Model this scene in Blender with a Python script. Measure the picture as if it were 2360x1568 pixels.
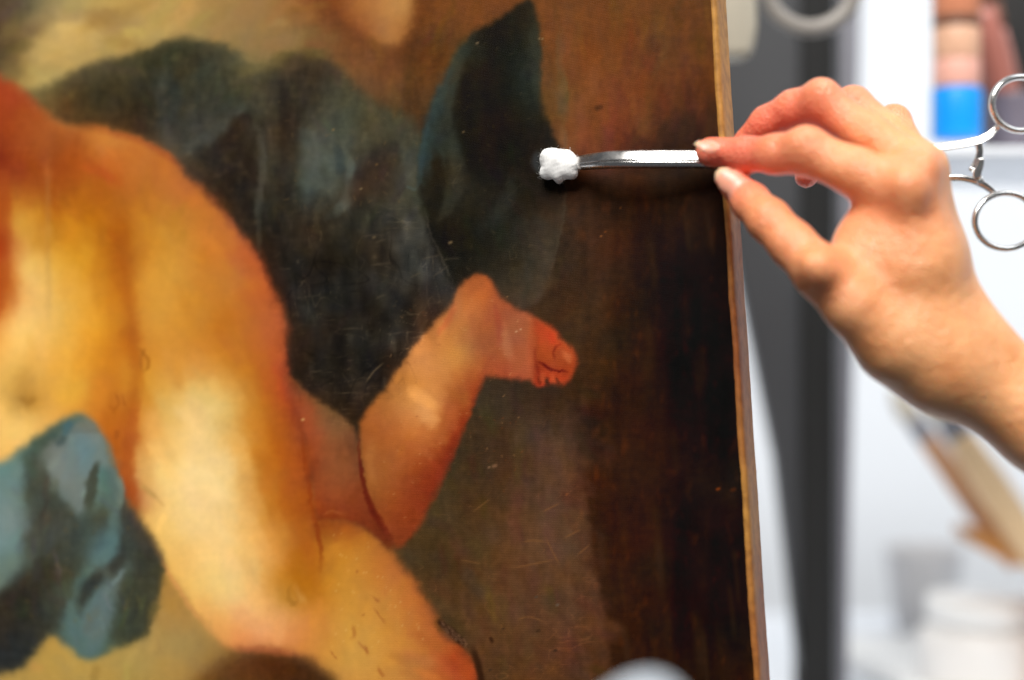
import bpy, bmesh, math
import numpy as np
from mathutils import Vector, Matrix

for o in list(bpy.data.objects): bpy.data.objects.remove(o)
scene = bpy.context.scene
coll = scene.collection

# ---------------------------------------------------------------- camera
CAM = Vector((0, 0, 1.2)); LENS = 60.0; FPX = LENS/36*2360       # level camera looking along +Y
def P(px, py, d): return Vector(((px-1180)/FPX*d, d, CAM.z+(784-py)/FPX*d))
cd = bpy.data.cameras.new('camera'); cam = bpy.data.objects.new('camera', cd); coll.objects.link(cam)
cam.location = CAM; cam.rotation_euler = (math.radians(90), 0, 0)
cd.lens = LENS; cd.sensor_width = 36; cd.clip_start = .01; cd.clip_end = 100
cd.dof.use_dof = True; cd.dof.focus_distance = 0.737; cd.dof.aperture_fstop = 2.9; cd.dof.aperture_blades = 9
scene.camera = cam
scene.render.resolution_x, scene.render.resolution_y = 1024, 680

# ---------------------------------------------------------------- light: key lamp from above, added wall and side fills, soft room light
world = bpy.data.worlds.new('World'); scene.world = world; world.use_nodes = True
wb = world.node_tree.nodes['Background']; wb.inputs[0].default_value = (.93, .96, 1, 1); wb.inputs[1].default_value = .085
def area(name, loc, target, sx, sy, watt, col):
    l = bpy.data.lights.new(name, 'AREA'); l.shape = 'RECTANGLE'; l.size = sx; l.size_y = sy; l.energy = watt; l.color = col
    o = bpy.data.objects.new(name, l); coll.objects.link(o); o.location = loc
    o.rotation_euler = (Vector(target)-Vector(loc)).to_track_quat('-Z', 'Y').to_euler(); return o
area('key_lamp', (-.62, -1.60, 4.35), (.03, .72, 1.20), 2.0, 2.0, 292.0, (1, .965, .91))
area('wall_fill', (1.1, .75, 2.35), (.45, 1.75, 1.0), 1.0, .8, 8.5, (.93, .97, 1))  # added light that brightens the back wall, no visible source
area('side_fill', (1.3, .15, 1.75), (.2, .7, 1.2), .5, .5, 1.0, (1, .97, .92))  # added weak fill from the front right, no visible source

scene.render.engine = 'CYCLES'; scene.cycles.use_denoising = True; scene.cycles.max_bounces = 8
scene.cycles.sample_clamp_indirect = 4
vs = scene.view_settings; vs.view_transform = 'Standard'; vs.look = 'None'; vs.exposure = 0; vs.gamma = 1; vs.use_curve_mapping = False

# ---------------------------------------------------------------- helpers
def lin(c):
    c = np.asarray(c, float)/255.; return np.where(c <= .04045, c/12.92, ((c+.055)/1.055)**2.4)
def tag(o, label=None, cat=None, group=None, kind=None):
    if label: o['label'] = label
    if cat: o['category'] = cat
    if group: o['group'] = group
    if kind: o['kind'] = kind
    return o
def link(name, me, mat=None, parent=None, smooth=True):
    o = bpy.data.objects.new(name, me); coll.objects.link(o)
    if mat: me.materials.append(mat)
    if smooth and len(me.polygons): me.polygons.foreach_set('use_smooth', np.ones(len(me.polygons), bool))
    if parent: o.parent = parent; o.matrix_parent_inverse = parent.matrix_world.inverted()
    return o
def empty(name, loc):
    o = bpy.data.objects.new(name, None); coll.objects.link(o); o.location = loc; o.empty_display_size = .02
    o.matrix_world = Matrix.Translation(loc); return o
def mesh(verts, faces):
    me = bpy.data.meshes.new('m'); me.from_pydata([tuple(v) for v in verts], [], faces); me.update(); return me
def frames(pts, closed):
    n = len(pts); T = []
    for i in range(n):
        a = pts[(i-1) % n] if closed or i > 0 else pts[i]; b = pts[(i+1) % n] if closed or i < n-1 else pts[i]
        T.append((b-a).normalized())
    return T
def catmull(pts, closed=False, sub=6):
    p = [Vector(q) for q in pts]; n = len(p); out = []
    for i in range(n if closed else n-1):
        if closed: a, b, c, d = p[(i-1) % n], p[i], p[(i+1) % n], p[(i+2) % n]
        else: a, b, c, d = p[max(i-1, 0)], p[i], p[i+1], p[min(i+2, n-1)]
        for k in range(sub):
            t = k/sub; out.append(.5*((2*b)+(c-a)*t+(2*a-5*b+4*c-d)*t*t+(3*b-a-3*c+d)*t**3))
    if not closed: out.append(p[-1])
    return out
def sweep(pts, rad, up=Vector((0, -1, 0)), seg=16, closed=False, power=1.0):
    """tube along pts; rad = list of (half height, half depth); up = depth axis"""
    V, F = [], []; T = frames(pts, closed); n = len(pts)
    for i, p in enumerate(pts):
        t = T[i]; w = (up-t*up.dot(t)).normalized(); h = t.cross(w).normalized()
        a, b = rad[i] if isinstance(rad, list) else rad
        for k in range(seg):
            q = 2*math.pi*k/seg; c, s = math.cos(q), math.sin(q)
            c = math.copysign(abs(c)**power, c); s = math.copysign(abs(s)**power, s)
            V.append(p+h*a*c+w*b*s)
    for i in range(n if closed else n-1):
        for k in range(seg):
            j = (i+1) % n; F.append((i*seg+k, i*seg+(k+1) % seg, j*seg+(k+1) % seg, j*seg+k))
    if not closed: F.append(tuple(range(seg-1, -1, -1))); F.append(tuple((n-1)*seg+k for k in range(seg)))
    return mesh(V, F)
def lathe(prof, centre, seg=40, sx=1.0, axis=None):
    V, F = [], []; n = len(prof)
    R = axis.to_track_quat('Z', 'Y').to_matrix() if axis else Matrix.Identity(3)
    for r, z in prof:
        for k in range(seg):
            q = 2*math.pi*k/seg; V.append(Vector(centre)+R@Vector((r*math.cos(q)*sx, r*math.sin(q), z)))
    for i in range(n-1):
        for k in range(seg): F.append((i*seg+k, i*seg+(k+1) % seg, (i+1)*seg+(k+1) % seg, (i+1)*seg+k))
    F.append(tuple(range(seg-1, -1, -1))); F.append(tuple((n-1)*seg+k for k in range(seg)))
    return mesh(V, F)
def prism(poly, depth_vec, bevel=.002):
    """extrude a 3d polygon by depth_vec, bevelled"""
    bm = bmesh.new(); vs_ = [bm.verts.new(p) for p in poly]; f = bm.faces.new(vs_)
    r = bmesh.ops.extrude_face_region(bm, geom=[f]); ev = [g for g in r['geom'] if isinstance(g, bmesh.types.BMVert)]
    bmesh.ops.translate(bm, verts=ev, vec=depth_vec); bmesh.ops.recalc_face_normals(bm, faces=bm.faces)
    if bevel: bmesh.ops.bevel(bm, geom=list(bm.edges), offset=bevel, segments=2, affect='EDGES', profile=.6)
    me = bpy.data.meshes.new('m'); bm.to_mesh(me); bm.free(); return me
def nodes(name):
    m = bpy.data.materials.new(name); m.use_nodes = True; nt = m.node_tree
    return m, nt, nt.nodes['Principled BSDF']
def N(nt, t, **kw):
    n = nt.nodes.new(t)
    for k, v in kw.items():
        if k.startswith('i_'):
            key = k[2:]; n.inputs[int(key) if key.isdigit() else key].default_value = v
        else: setattr(n, k, v)
    return n
def simple(name, col, rough=.5, metal=0., var=.12, scale=40., spec=.5, bump=0., **kw):
    """plain paint, plastic, wood or metal with a little uneven tone"""
    m, nt, b = nodes(name); tc = N(nt, 'ShaderNodeTexCoord'); ns = N(nt, 'ShaderNodeTexNoise', i_Scale=scale, i_Detail=5.)
    mp = N(nt, 'ShaderNodeMapping'); mp.inputs['Scale'].default_value = kw.get('stretch', (1, 1, 1))
    nt.links.new(tc.outputs['Object'], mp.inputs[0]); nt.links.new(mp.outputs[0], ns.inputs['Vector'])
    r = N(nt, 'ShaderNodeValToRGB'); c = np.array(col)
    r.color_ramp.elements[0].position = .3; r.color_ramp.elements[1].position = .7
    r.color_ramp.elements[0].color = (*np.clip(c*(1-var), 0, 1), 1); r.color_ramp.elements[1].color = (*np.clip(c*(1+var), 0, 1), 1)
    nt.links.new(ns.outputs[0], r.inputs[0]); nt.links.new(r.outputs[0], b.inputs['Base Color'])
    b.inputs['Roughness'].default_value = rough; b.inputs['Metallic'].default_value = metal; b.inputs['Specular IOR Level'].default_value = spec
    if bump:
        bp = N(nt, 'ShaderNodeBump', i_Strength=bump, i_Distance=.001); nt.links.new(ns.outputs[0], bp.inputs['Height']); nt.links.new(bp.outputs[0], b.inputs['Normal'])
    return m
# ---------------------------------------------------------------- painted picture (flat print on the canvas)
# The painter works in a flat sheet of paint coordinates (x to the right, y down); the canvas mesh samples it.
PX0, PX1, PY0, PY1, PSC = -420, 1800, -300, 1880, 0.5      # sheet extent, raster scale
PW, PH = int((PX1-PX0)*PSC), int((PY1-PY0)*PSC)
prng = np.random.default_rng(7)
YY, XX = np.mgrid[0:PH, 0:PW].astype(np.float32)
XX = XX/PSC + PX0; YY = YY/PSC + PY0

def boxblur1(a, r, ax):
    if r < 1: return a
    n = a.shape[ax]
    pad = [(0, 0)]*a.ndim; pad[ax] = (r+1, r)
    c = np.cumsum(np.pad(a, pad, mode='edge'), axis=ax, dtype=np.float32)
    lo = [slice(None)]*a.ndim; hi = [slice(None)]*a.ndim
    lo[ax] = slice(0, n); hi[ax] = slice(2*r+1, 2*r+1+n)
    return (c[tuple(hi)]-c[tuple(lo)])*np.float32(1/(2*r+1))
def blur(a, rx, ry=None):
    ry = rx if ry is None else ry
    for _ in range(3):
        a = boxblur1(a, int(round(rx*PSC)), 1); a = boxblur1(a, int(round(ry*PSC)), 0)
    return a
def spline(pts, closed=True, sub=8):
    p = np.array(pts, float); n = len(p); out = []
    for i in range(n if closed else n-1):
        if closed: a, b, c, d = p[(i-1) % n], p[i], p[(i+1) % n], p[(i+2) % n]
        else: a, b, c, d = p[max(i-1, 0)], p[i], p[i+1], p[min(i+2, n-1)]
        for t in np.arange(sub)/sub:
            out.append(.5*((2*b)+(c-a)*t+(2*a-5*b+4*c-d)*t*t+(3*b-a-3*c+d)*t**3))
    if not closed: out.append(p[-1])
    return np.array(out)
def fill(poly):
    m = np.zeros((PH, PW), np.float32)
    q = (poly-np.array([PX0, PY0]))*PSC
    x0, y0 = q[:, 0], q[:, 1]; x1, y1 = np.roll(x0, -1), np.roll(y0, -1)
    for r in range(max(0, int(y0.min())), min(PH, int(y0.max())+2)):
        k = ((y0 <= r) & (y1 > r)) | ((y1 <= r) & (y0 > r))
        if not k.any(): continue
        xs = np.sort(x0[k]+(r-y0[k])*(x1[k]-x0[k])/(y1[k]-y0[k]))
        for a, b in zip(xs[::2], xs[1::2]):
            a = max(0, a); b = min(PW-1, b)
            if b > a: m[r, int(math.ceil(a)):int(b)+1] = 1
    return m
def field(samples, c=30.):
    s = np.array(samples, float); P = s[:, :2]; C = s[:, 2:]
    D = np.sqrt(((P[:, None]-P[None])**2).sum(2)+c*c)
    n = len(P); A = np.zeros((n+1, n+1)); A[:n, :n] = D - 4.0*np.eye(n); A[n, :n] = 1; A[:n, n] = 1
    mean = C.mean(0); w = np.linalg.solve(A, np.vstack([C-mean, np.zeros(3)]))
    st = 12; gx = np.arange(PX0, PX1+st, st); gy = np.arange(PY0, PY1+st, st)
    GX, GY = np.meshgrid(gx, gy)
    K = np.sqrt((GX.ravel()[:, None]-P[:, 0])**2+(GY.ravel()[:, None]-P[:, 1])**2+c*c)
    F = (K@w[:n]+w[n]+mean).reshape(GX.shape+(3,))
    F = np.clip(F, C.min(0), C.max(0))
    fx = (XX[0]-PX0)/st; fy = (YY[:, 0]-PY0)/st
    ix = np.clip(fx.astype(int), 0, len(gx)-2); iy = np.clip(fy.astype(int), 0, len(gy)-2)
    tx = (fx-ix)[None, :, None]; ty = (fy-iy)[:, None, None]
    a = F[iy][:, ix]; b = F[iy][:, ix+1]; c_ = F[iy+1][:, ix]; d = F[iy+1][:, ix+1]
    return ((a*(1-tx)+b*tx)*(1-ty)+(c_*(1-tx)+d*tx)*ty).astype(np.float32)
img = np.zeros((PH, PW, 3), np.float32)
def lay(mask, col):
    global img
    col = np.array(col, np.float32) if not isinstance(col, np.ndarray) else col
    img = img*(1-mask[..., None])+col*mask[..., None]
def region(pts, samples, soft=6, op=1., closed=True):
    m = blur(fill(spline(pts)), soft)*op
    lay(m, field(samples)); return m
def stroke(pts, w, col, op=1., soft=.5, taper=True):
    """soft edged brush stroke along a smooth line; w full width"""
    global img
    p = spline(pts, False, 10); L = len(p)
    W = np.full(L, w*.5) if np.isscalar(w) else np.interp(np.linspace(0, 1, L), np.linspace(0, 1, len(w)), w)*.5
    tp = np.ones(L) if not taper else np.clip(np.minimum(np.arange(L), np.arange(L)[::-1])/(L*.25)+.05, 0, 1)
    mr = W.max()*(1+soft)*1.2+4
    xa, xb = p[:, 0].min()-mr, p[:, 0].max()+mr; ya, yb = p[:, 1].min()-mr, p[:, 1].max()+mr
    i0, i1 = max(0, int((xa-PX0)*PSC)), min(PW, int((xb-PX0)*PSC)+1)
    j0, j1 = max(0, int((ya-PY0)*PSC)), min(PH, int((yb-PY0)*PSC)+1)
    if i1 <= i0 or j1 <= j0: return
    X = XX[j0:j1, i0:i1]; Y = YY[j0:j1, i0:i1]; M = np.zeros_like(X)
    for k in range(L-1):
        a, b = p[k], p[k+1]; d = b-a; dd = max(d@d, 1e-6)
        t = np.clip(((X-a[0])*d[0]+(Y-a[1])*d[1])/dd, 0, 1)
        r = np.hypot(X-a[0]-t*d[0], Y-a[1]-t*d[1])
        wd = W[k]*(1-t)+W[k+1]*t; v = np.clip((wd*(1+soft)-r)/(2*wd*soft+1e-3), 0, 1)
        v = v*v*(3-2*v)*(tp[k]*(1-t)+tp[k+1]*t)
        M = np.maximum(M, v)
    M = (M*op)[..., None]
    img[j0:j1, i0:i1] = img[j0:j1, i0:i1]*(1-M)+np.array(col, np.float32)*M
def noise(rx, ry, seed):
    n = np.random.default_rng(seed).standard_normal((PH, PW)).astype(np.float32)
    n = blur(n, rx, ry); return n/(n.std()+1e-9)

# --- ground of the picture
BG = [(-300,-200,70,55,38),(-300,200,80,62,40),(0,0,86,72,52),(20,70,96,74,48),(10,130,90,74,50),(60,20,98,88,64),(95,75,164,142,90),(60,150,150,120,66),(150,50,184,157,96),(180,100,182,152,88),(300,40,182,150,84),(280,110,182,148,84),(420,100,170,138,82),(360,60,180,148,84),
 (520,60,152,122,72),(500,30,158,126,72),(650,80,140,110,66),(560,110,140,114,70),(700,20,134,88,48),(600,150,122,106,66),(690,110,122,98,60),(90,185,186,160,92),(160,150,180,152,90),(745,20,112,64,32),(780,110,112,74,42),(830,150,108,70,40),(900,170,104,64,34),(950,220,88,58,32),(960,110,84,48,22),
 (1000,60,104,60,24),(1100,30,112,66,32),(990,160,92,56,22),(1050,100,88,54,24),(960,290,62,44,24),(1160,20,104,60,28),(1270,40,112,64,28),(1300,100,108,62,28),(1450,60,104,60,26),(1450,130,104,58,28),(1600,60,92,54,24),(1620,150,90,52,24),(1270,200,96,64,32),(1350,220,116,66,32),(1500,220,104,56,28),(1290,280,100,64,32),(1380,300,120,62,34),(1340,330,110,58,34),(1600,230,80,44,20),(1640,270,60,34,16),
 (1430,320,98,48,28),(1500,315,66,36,22),(1560,300,54,34,22),(1560,335,44,27,18),(1640,320,44,26,14),(1350,450,52,34,22),(1420,430,56,34,20),(1500,450,46,30,18),(1600,440,42,28,18),(1400,560,52,34,22),(1340,600,48,34,24),(1480,560,36,24,16),(1550,600,24,15,9),(1640,550,30,21,15),(1650,720,18,11,7),(1350,740,52,38,24),(1400,800,48,33,18),(1470,800,32,20,11),(1550,850,22,12,6),(1550,1000,26,15,8),(1650,1000,17,11,8),(1400,950,50,32,18),(1450,1100,46,27,14),(1400,1180,44,25,12),(1580,1200,20,12,7),(1660,1130,28,20,16),(1500,1300,34,20,10),(1420,1320,46,28,14),(1650,1400,22,13,8),(1600,1500,26,16,9),(1450,1480,50,30,17),(1700,1540,34,23,15),(1550,1560,40,26,16),
 (1150,950,50,42,34),(1280,950,54,40,30),(1150,1050,54,42,32),(1280,1000,72,54,46),(1150,1150,66,48,34),(1300,1150,76,56,46),(1310,1250,78,58,47),(1050,1200,66,52,34),(1080,1300,70,52,34),(1200,1290,80,58,40),(1100,1420,78,57,38),(1250,1420,76,54,40),(1340,1420,76,54,42),(1200,1540,76,52,34),(1330,1540,72,50,36),(1000,1300,62,48,32),
 (0,1560,185,150,78),(100,1530,190,152,74),(300,1530,178,148,78),(400,1390,176,132,64),(370,1440,166,136,78),(430,1460,170,138,78),(400,1560,176,140,74),(200,1560,186,152,78),(-300,1700,150,120,66),(500,1700,90,56,30),(1200,1800,70,48,30),(1700,1800,30,20,12),(1700,-200,80,46,22),(1000,-200,100,60,28)]
lay(np.ones((PH, PW), np.float32), field(BG))
# edge of the cleaned area on the right
m = blur(fill(spline([(1345,1040),(1350,1200),(1372,1340),(1395,1450),(1410,1560),(1420,1900),(1500,1900),(1500,900),(1330,980)])), 7)*.5
lay(m, [36, 21, 11])
stroke([(1262,900),(1268,960),(1272,1010)], 34, [50,34,24], .6, .4)
stroke([(1335,1060),(1345,1180),(1362,1320),(1388,1450),(1400,1560)], 22, [84,62,50], .4, .9)
stroke([(1290,60),(1294,160),(1300,300)], [16,22,26], [98,76,46], .7, .5)
stroke([(1290,290),(1305,330),(1320,360)], [18,26,18], [122,88,58], .5, .7)
stroke([(945,90),(950,200),(948,300)], 34, [72,44,20], .6, .7)
stroke([(1480,250),(1470,290),(1500,300)], 20, [112,66,42], .4, .9)

# --- the chin shaped form at the top
region([(715,-260),(735,-100),(762,0),(800,50),(840,86),(880,106),(915,106),(940,82),(950,30),(962,-100),(965,-260)],
 [(840,20,162,102,52),(900,60,172,114,60),(925,20,182,128,68),(870,-40,170,112,60),(800,40,140,80,38),(770,0,120,66,30),(845,80,140,82,40),(905,98,166,112,58),(940,70,150,96,46),(860,-200,160,105,55),(930,-100,170,115,60)], 9)

# --- large dark drapery
DR = [(100,215,110,96,58),(150,200,84,76,48),(200,190,66,62,42),(300,180,62,58,40),(300,230,56,50,34),(400,120,52,52,38),(470,140,56,58,44),(540,170,68,68,50),(350,240,52,44,30),(200,250,72,60,36),(140,255,88,66,38),(330,280,58,42,28),(400,330,74,70,60),(470,270,64,62,52),(480,330,62,58,48),(550,230,62,64,52),(640,190,66,56,42),(720,160,58,48,36),(680,250,46,38,30),(640,330,62,58,44),(770,210,68,66,50),(850,265,74,72,52),(750,320,84,88,78),(740,400,72,82,76),(800,300,72,74,60),(920,300,70,68,52),(900,340,64,56,42),(880,390,56,42,32),(950,400,70,70,58),(940,450,68,68,56),(550,380,42,34,26),(500,400,48,36,27),(620,470,46,42,32),(560,470,40,34,27),(700,480,50,44,34),(800,470,60,58,46),(880,490,52,46,36),(960,540,64,62,54),(700,560,42,36,28),(620,560,36,30,24),(800,580,42,38,30),(900,600,48,44,38),(980,600,58,56,54),(1010,640,50,48,46),(700,700,38,32,26),(660,660,34,28,22),(800,700,36,34,30),(950,680,42,40,36),(850,800,36,32,27),(720,800,40,34,28),(800,900,42,35,27),(690,860,36,30,24),(900,850,46,34,27),(820,960,34,28,22),(980,720,50,38,30)]
region([(20,225),(75,208),(130,185),(220,150),(300,125),(380,96),(430,88),(500,100),(540,120),(558,150),(566,178),(590,172),(630,150),(690,135),(750,140),(790,165),(830,210),(880,245),(940,268),(966,300),(985,400),(1010,500),(1080,600),(1150,700),(1000,900),(830,1010),(700,1100),(500,900),(300,400),(100,270)], DR, 7)
# the far shoulder of cloth behind the first hump
region([(470,105),(540,118),(575,150),(590,195),(620,250),(560,230),(500,170)], [(500,120,76,70,50),(560,150,86,82,58),(575,180,92,84,58),(540,190,70,68,50)], 8, .75)
FK = 1.
def fst(p, w, c, op=1., soft=.5, *a): stroke(p, w, c, op*FK, soft)
def folds():
    fst([(388,130),(388,180),(402,215),(408,260)], [18,28,32,12], [48,56,54], .6, .9)
    fst([(375,150),(372,220),(378,300),(395,345)], [10,20,26,28], [82,82,72], .45, 1.)
    fst([(395,360),(440,340),(500,300),(545,260),(580,235)], [20,26,26,20,12], [84,86,78], .6, .8)
    fst([(430,310),(470,290),(510,270)], 26, [84,78,66], .5, .9)
    fst([(440,385),(500,350),(545,300),(565,275),(582,282)], [20,30,34,26,12], [44,34,28], .75, .7)
    fst([(585,285),(600,310),(606,380),(600,440),(596,490),(600,600)], [10,16,18,17,15,8], [92,90,78], .62, .8)
    fst([(560,320),(558,400),(540,470)], 40, [40,34,28], .6, .8)
    fst([(655,160),(662,260),(668,340),(660,430),(655,480)], [20,40,50,44,20], [44,36,28], .75, .6)
    fst([(625,200),(628,300),(632,380)], 26, [74,64,48], .5, .9)
    fst([(700,300),(712,340),(716,400),(700,480)], [20,44,40,16], [90,96,88], .6, .9)
    fst([(770,330),(785,365),(782,400)], [14,22,12], [56,66,66], .8, .7)
    fst([(790,330),(804,375),(808,420),(800,460),(775,490),(745,505)], [10,19,22,22,20,10], [94,102,94], .7, .8)
    fst([(710,430),(740,425),(770,440)], 30, [84,94,88], .5, .9)
    fst([(900,345),(870,380),(830,430),(800,470)], [30,46,50,30], [54,40,30], .75, .7)
    fst([(930,340),(945,390),(950,430)], 24, [84,86,74], .6, .8)
    fst([(830,340),(850,320),(880,300)], 30, [78,76,58], .5, .9)
    for p, w, c in [([(660,620),(700,700),(730,760)],30,[46,48,44]),([(900,540),(960,580),(1000,640)],50,[66,66,62]),([(860,640),(900,720),(920,800)],60,[44,44,42]),([(700,500),(760,520),(830,500)],40,[58,52,40])]: fst(p, w, c, .5, 1.)
folds()

# --- right hand leaf of drapery
leaf = [(1230,8),(1212,2),(1190,14),(1140,48),(1085,80),(1045,130),(1005,210),(982,270),(972,330),(964,400),(970,470),(988,540),(1014,605),(1045,662),(1090,690),(1150,700),(1200,712),(1228,700),(1246,670),(1262,620),(1285,560),(1297,500),(1302,440),(1292,390),(1282,335),(1252,270),(1244,200),(1247,130),(1243,60)]
LF = [(1210,25,32,29,20),(1232,90,44,48,36),(1222,200,36,42,34),(1235,150,40,46,38),(1190,110,30,28,20),(1120,90,26,22,13),(1100,200,27,23,14),(1150,250,25,21,14),(1025,200,54,62,54),(1060,120,54,58,46),(1000,270,46,57,54),(975,380,44,60,62),(985,330,42,56,56),(1030,330,50,50,38),(1035,430,52,47,33),(1000,410,34,28,16),(990,470,28,24,15),(1080,380,28,24,18),(1150,400,30,26,20),(1220,300,30,27,20),(1265,350,36,30,24),(1250,450,30,28,22),(1100,500,30,30,24),(1180,530,36,40,36),(1080,580,27,27,19),(1200,600,44,44,36),(1240,560,58,54,46),(1275,500,60,50,40),(1232,660,66,60,50),(1180,640,50,48,38),(1290,450,50,40,32),(1010,560,26,24,18),(1060,640,26,26,20)]
region(leaf, LF, 4)
def leaf_folds():
    fst([(1060,140),(1046,210),(1040,290),(1052,350),(1075,410)], [14,26,34,30,14], [50,52,42], .8, .6)
    fst([(1090,130),(1072,210),(1068,290),(1085,350),(1100,400)], [24,40,44,36,24], [22,18,11], .9, .6)
    fst([(1035,300),(1050,370),(1050,430),(1030,480),(1008,510)], [16,28,30,26,12], [64,60,46], .75, .8)
    fst([(1000,340),(1012,420),(1000,500)], [14,26,16], [30,24,14], .85, .7)
    fst([(985,280),(974,350),(968,410),(962,432)], [8,14,11,7], [58,78,82], .45, .8)
    fst([(935,430),(950,434),(962,436)], 6, [84,100,100], .5, .8)
    fst([(1110,530),(1150,490),(1175,440),(1180,400)], [22,30,26,12], [46,50,46], .6, .9)
    fst([(1225,60),(1235,130),(1232,220)], [16,26,18], [50,56,46], .6, .8)
    fst([(1240,280),(1270,340),(1285,400)], 34, [28,24,18], .6, .8)
    fst([(1268,560),(1250,640),(1232,690)], [20,30,20], [76,68,56], .5, .9)
    fst([(1300,300),(1302,420),(1298,500),(1286,560),(1262,640)], 5, [74,66,54], .4, .9)
    fst([(978,480),(995,545),(1022,605),(1046,655)], 4, [96,88,76], .45, .8)
leaf_folds()

# --- flesh: torso, near thigh and shin
FL = [(-300,200,150,60,28),(-300,700,190,120,50),(-100,400,150,70,30),(20,215,168,64,32),(60,250,166,70,30),(60,300,160,74,30),(5,380,128,44,20),(50,340,155,70,30),(110,310,170,88,38),(180,340,166,80,30),(225,335,200,120,50),(245,390,192,92,36),(300,350,196,112,46),(380,390,192,110,46),(430,440,188,104,48),(60,420,160,72,26),(110,450,166,86,26),(250,450,176,96,28),(350,480,182,112,40),(450,480,188,116,46),(15,470,190,110,36),(45,520,212,156,62),(110,530,194,122,34),(180,520,200,126,26),(270,540,178,92,20),(350,530,202,136,42),(450,530,197,122,46),(530,540,196,106,50),(575,605,194,88,46),
 (4,560,176,62,22),(6,640,190,84,26),(40,620,232,176,92),(80,650,236,186,102),(150,620,222,158,52),(210,600,212,138,32),(285,620,178,92,20),(335,640,214,146,52),(400,600,206,146,56),(480,620,202,126,46),(560,640,196,112,50),(612,680,194,92,46),(0,720,210,110,40),(30,740,246,192,108),(100,740,240,186,98),(180,740,230,168,64),(240,760,222,146,38),(295,770,196,104,26),(345,760,214,146,54),(440,760,206,132,46),(550,720,190,108,40),(610,760,196,100,48),(640,830,196,82,42),
 (20,830,242,188,94),(100,830,236,178,84),(60,925,176,130,56),(20,890,222,172,84),(110,915,226,166,72),(150,850,232,168,64),(40,975,250,204,116),(180,900,230,166,58),(240,880,206,122,36),(320,870,214,144,46),(420,840,216,148,64),(520,840,206,132,46),(600,850,184,98,34),(655,895,186,70,36),(280,960,194,104,34),(300,1020,196,104,36),(280,1080,180,90,34),(295,1150,160,62,28),(100,985,240,184,94),(0,1040,244,190,100),
 (480,900,228,186,106),(440,960,242,204,130),(380,940,224,172,84),(345,985,222,160,76),(430,1050,245,207,134),(345,1090,236,190,110),(480,1050,243,208,140),(560,990,214,150,62),(530,940,226,178,96),(620,1000,186,102,30),(600,930,192,116,36),(540,1080,238,196,122),(600,1080,194,120,36),(665,1080,180,86,30),(690,1000,160,72,32),(400,1170,247,208,130),(340,1200,234,184,100),(480,1180,248,212,146),(560,1180,232,186,108),(620,1180,200,126,42),(690,1180,174,88,26),(420,1270,242,194,110),(500,1280,248,206,132),(580,1280,241,190,112),(640,1270,218,146,66),(690,1290,184,104,28),(460,1370,244,194,106),(540,1380,245,200,126),(600,1380,242,176,102),(560,1470,240,148,84),(620,1440,246,172,108),(500,1430,240,170,92),(665,1380,196,136,52),(650,1340,196,126,40),(720,1370,190,116,32),(700,1430,224,142,70),(680,1480,224,136,68),(780,1350,202,138,48),(770,1260,196,124,40),(800,1220,170,86,30),(840,1250,190,114,40),(880,1310,194,114,50),(800,1450,207,148,62),(900,1420,202,132,56),(975,1440,188,104,46),(850,1540,204,148,68),(950,1520,196,126,56),(1065,1530,182,72,32),(1020,1540,186,88,42),(750,1500,204,142,62),(900,1700,190,120,55),(740,1220,150,74,24)]
region([(-420,40),(-100,110),(0,175),(60,225),(100,258),(150,285),(200,290),(260,299),(320,320),(380,350),(430,395),(480,450),(530,510),(580,570),(612,625),(636,690),(650,760),(656,840),(668,890),(692,960),(712,1050),(722,1130),(728,1186),(760,1193),(830,1208),(884,1252),(925,1302),(970,1360),(1002,1420),(1024,1462),(1060,1490),(1086,1530),(1100,1600),(1110,1880),(860,1880),(790,1610),(745,1548),(690,1514),(620,1502),(540,1496),(490,1462),(440,1402),(390,1322),(342,1242),(314,1172),(280,1150),(200,1200),(-100,1200),(-420,1200)], FL, 7)
FK = .7
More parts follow.
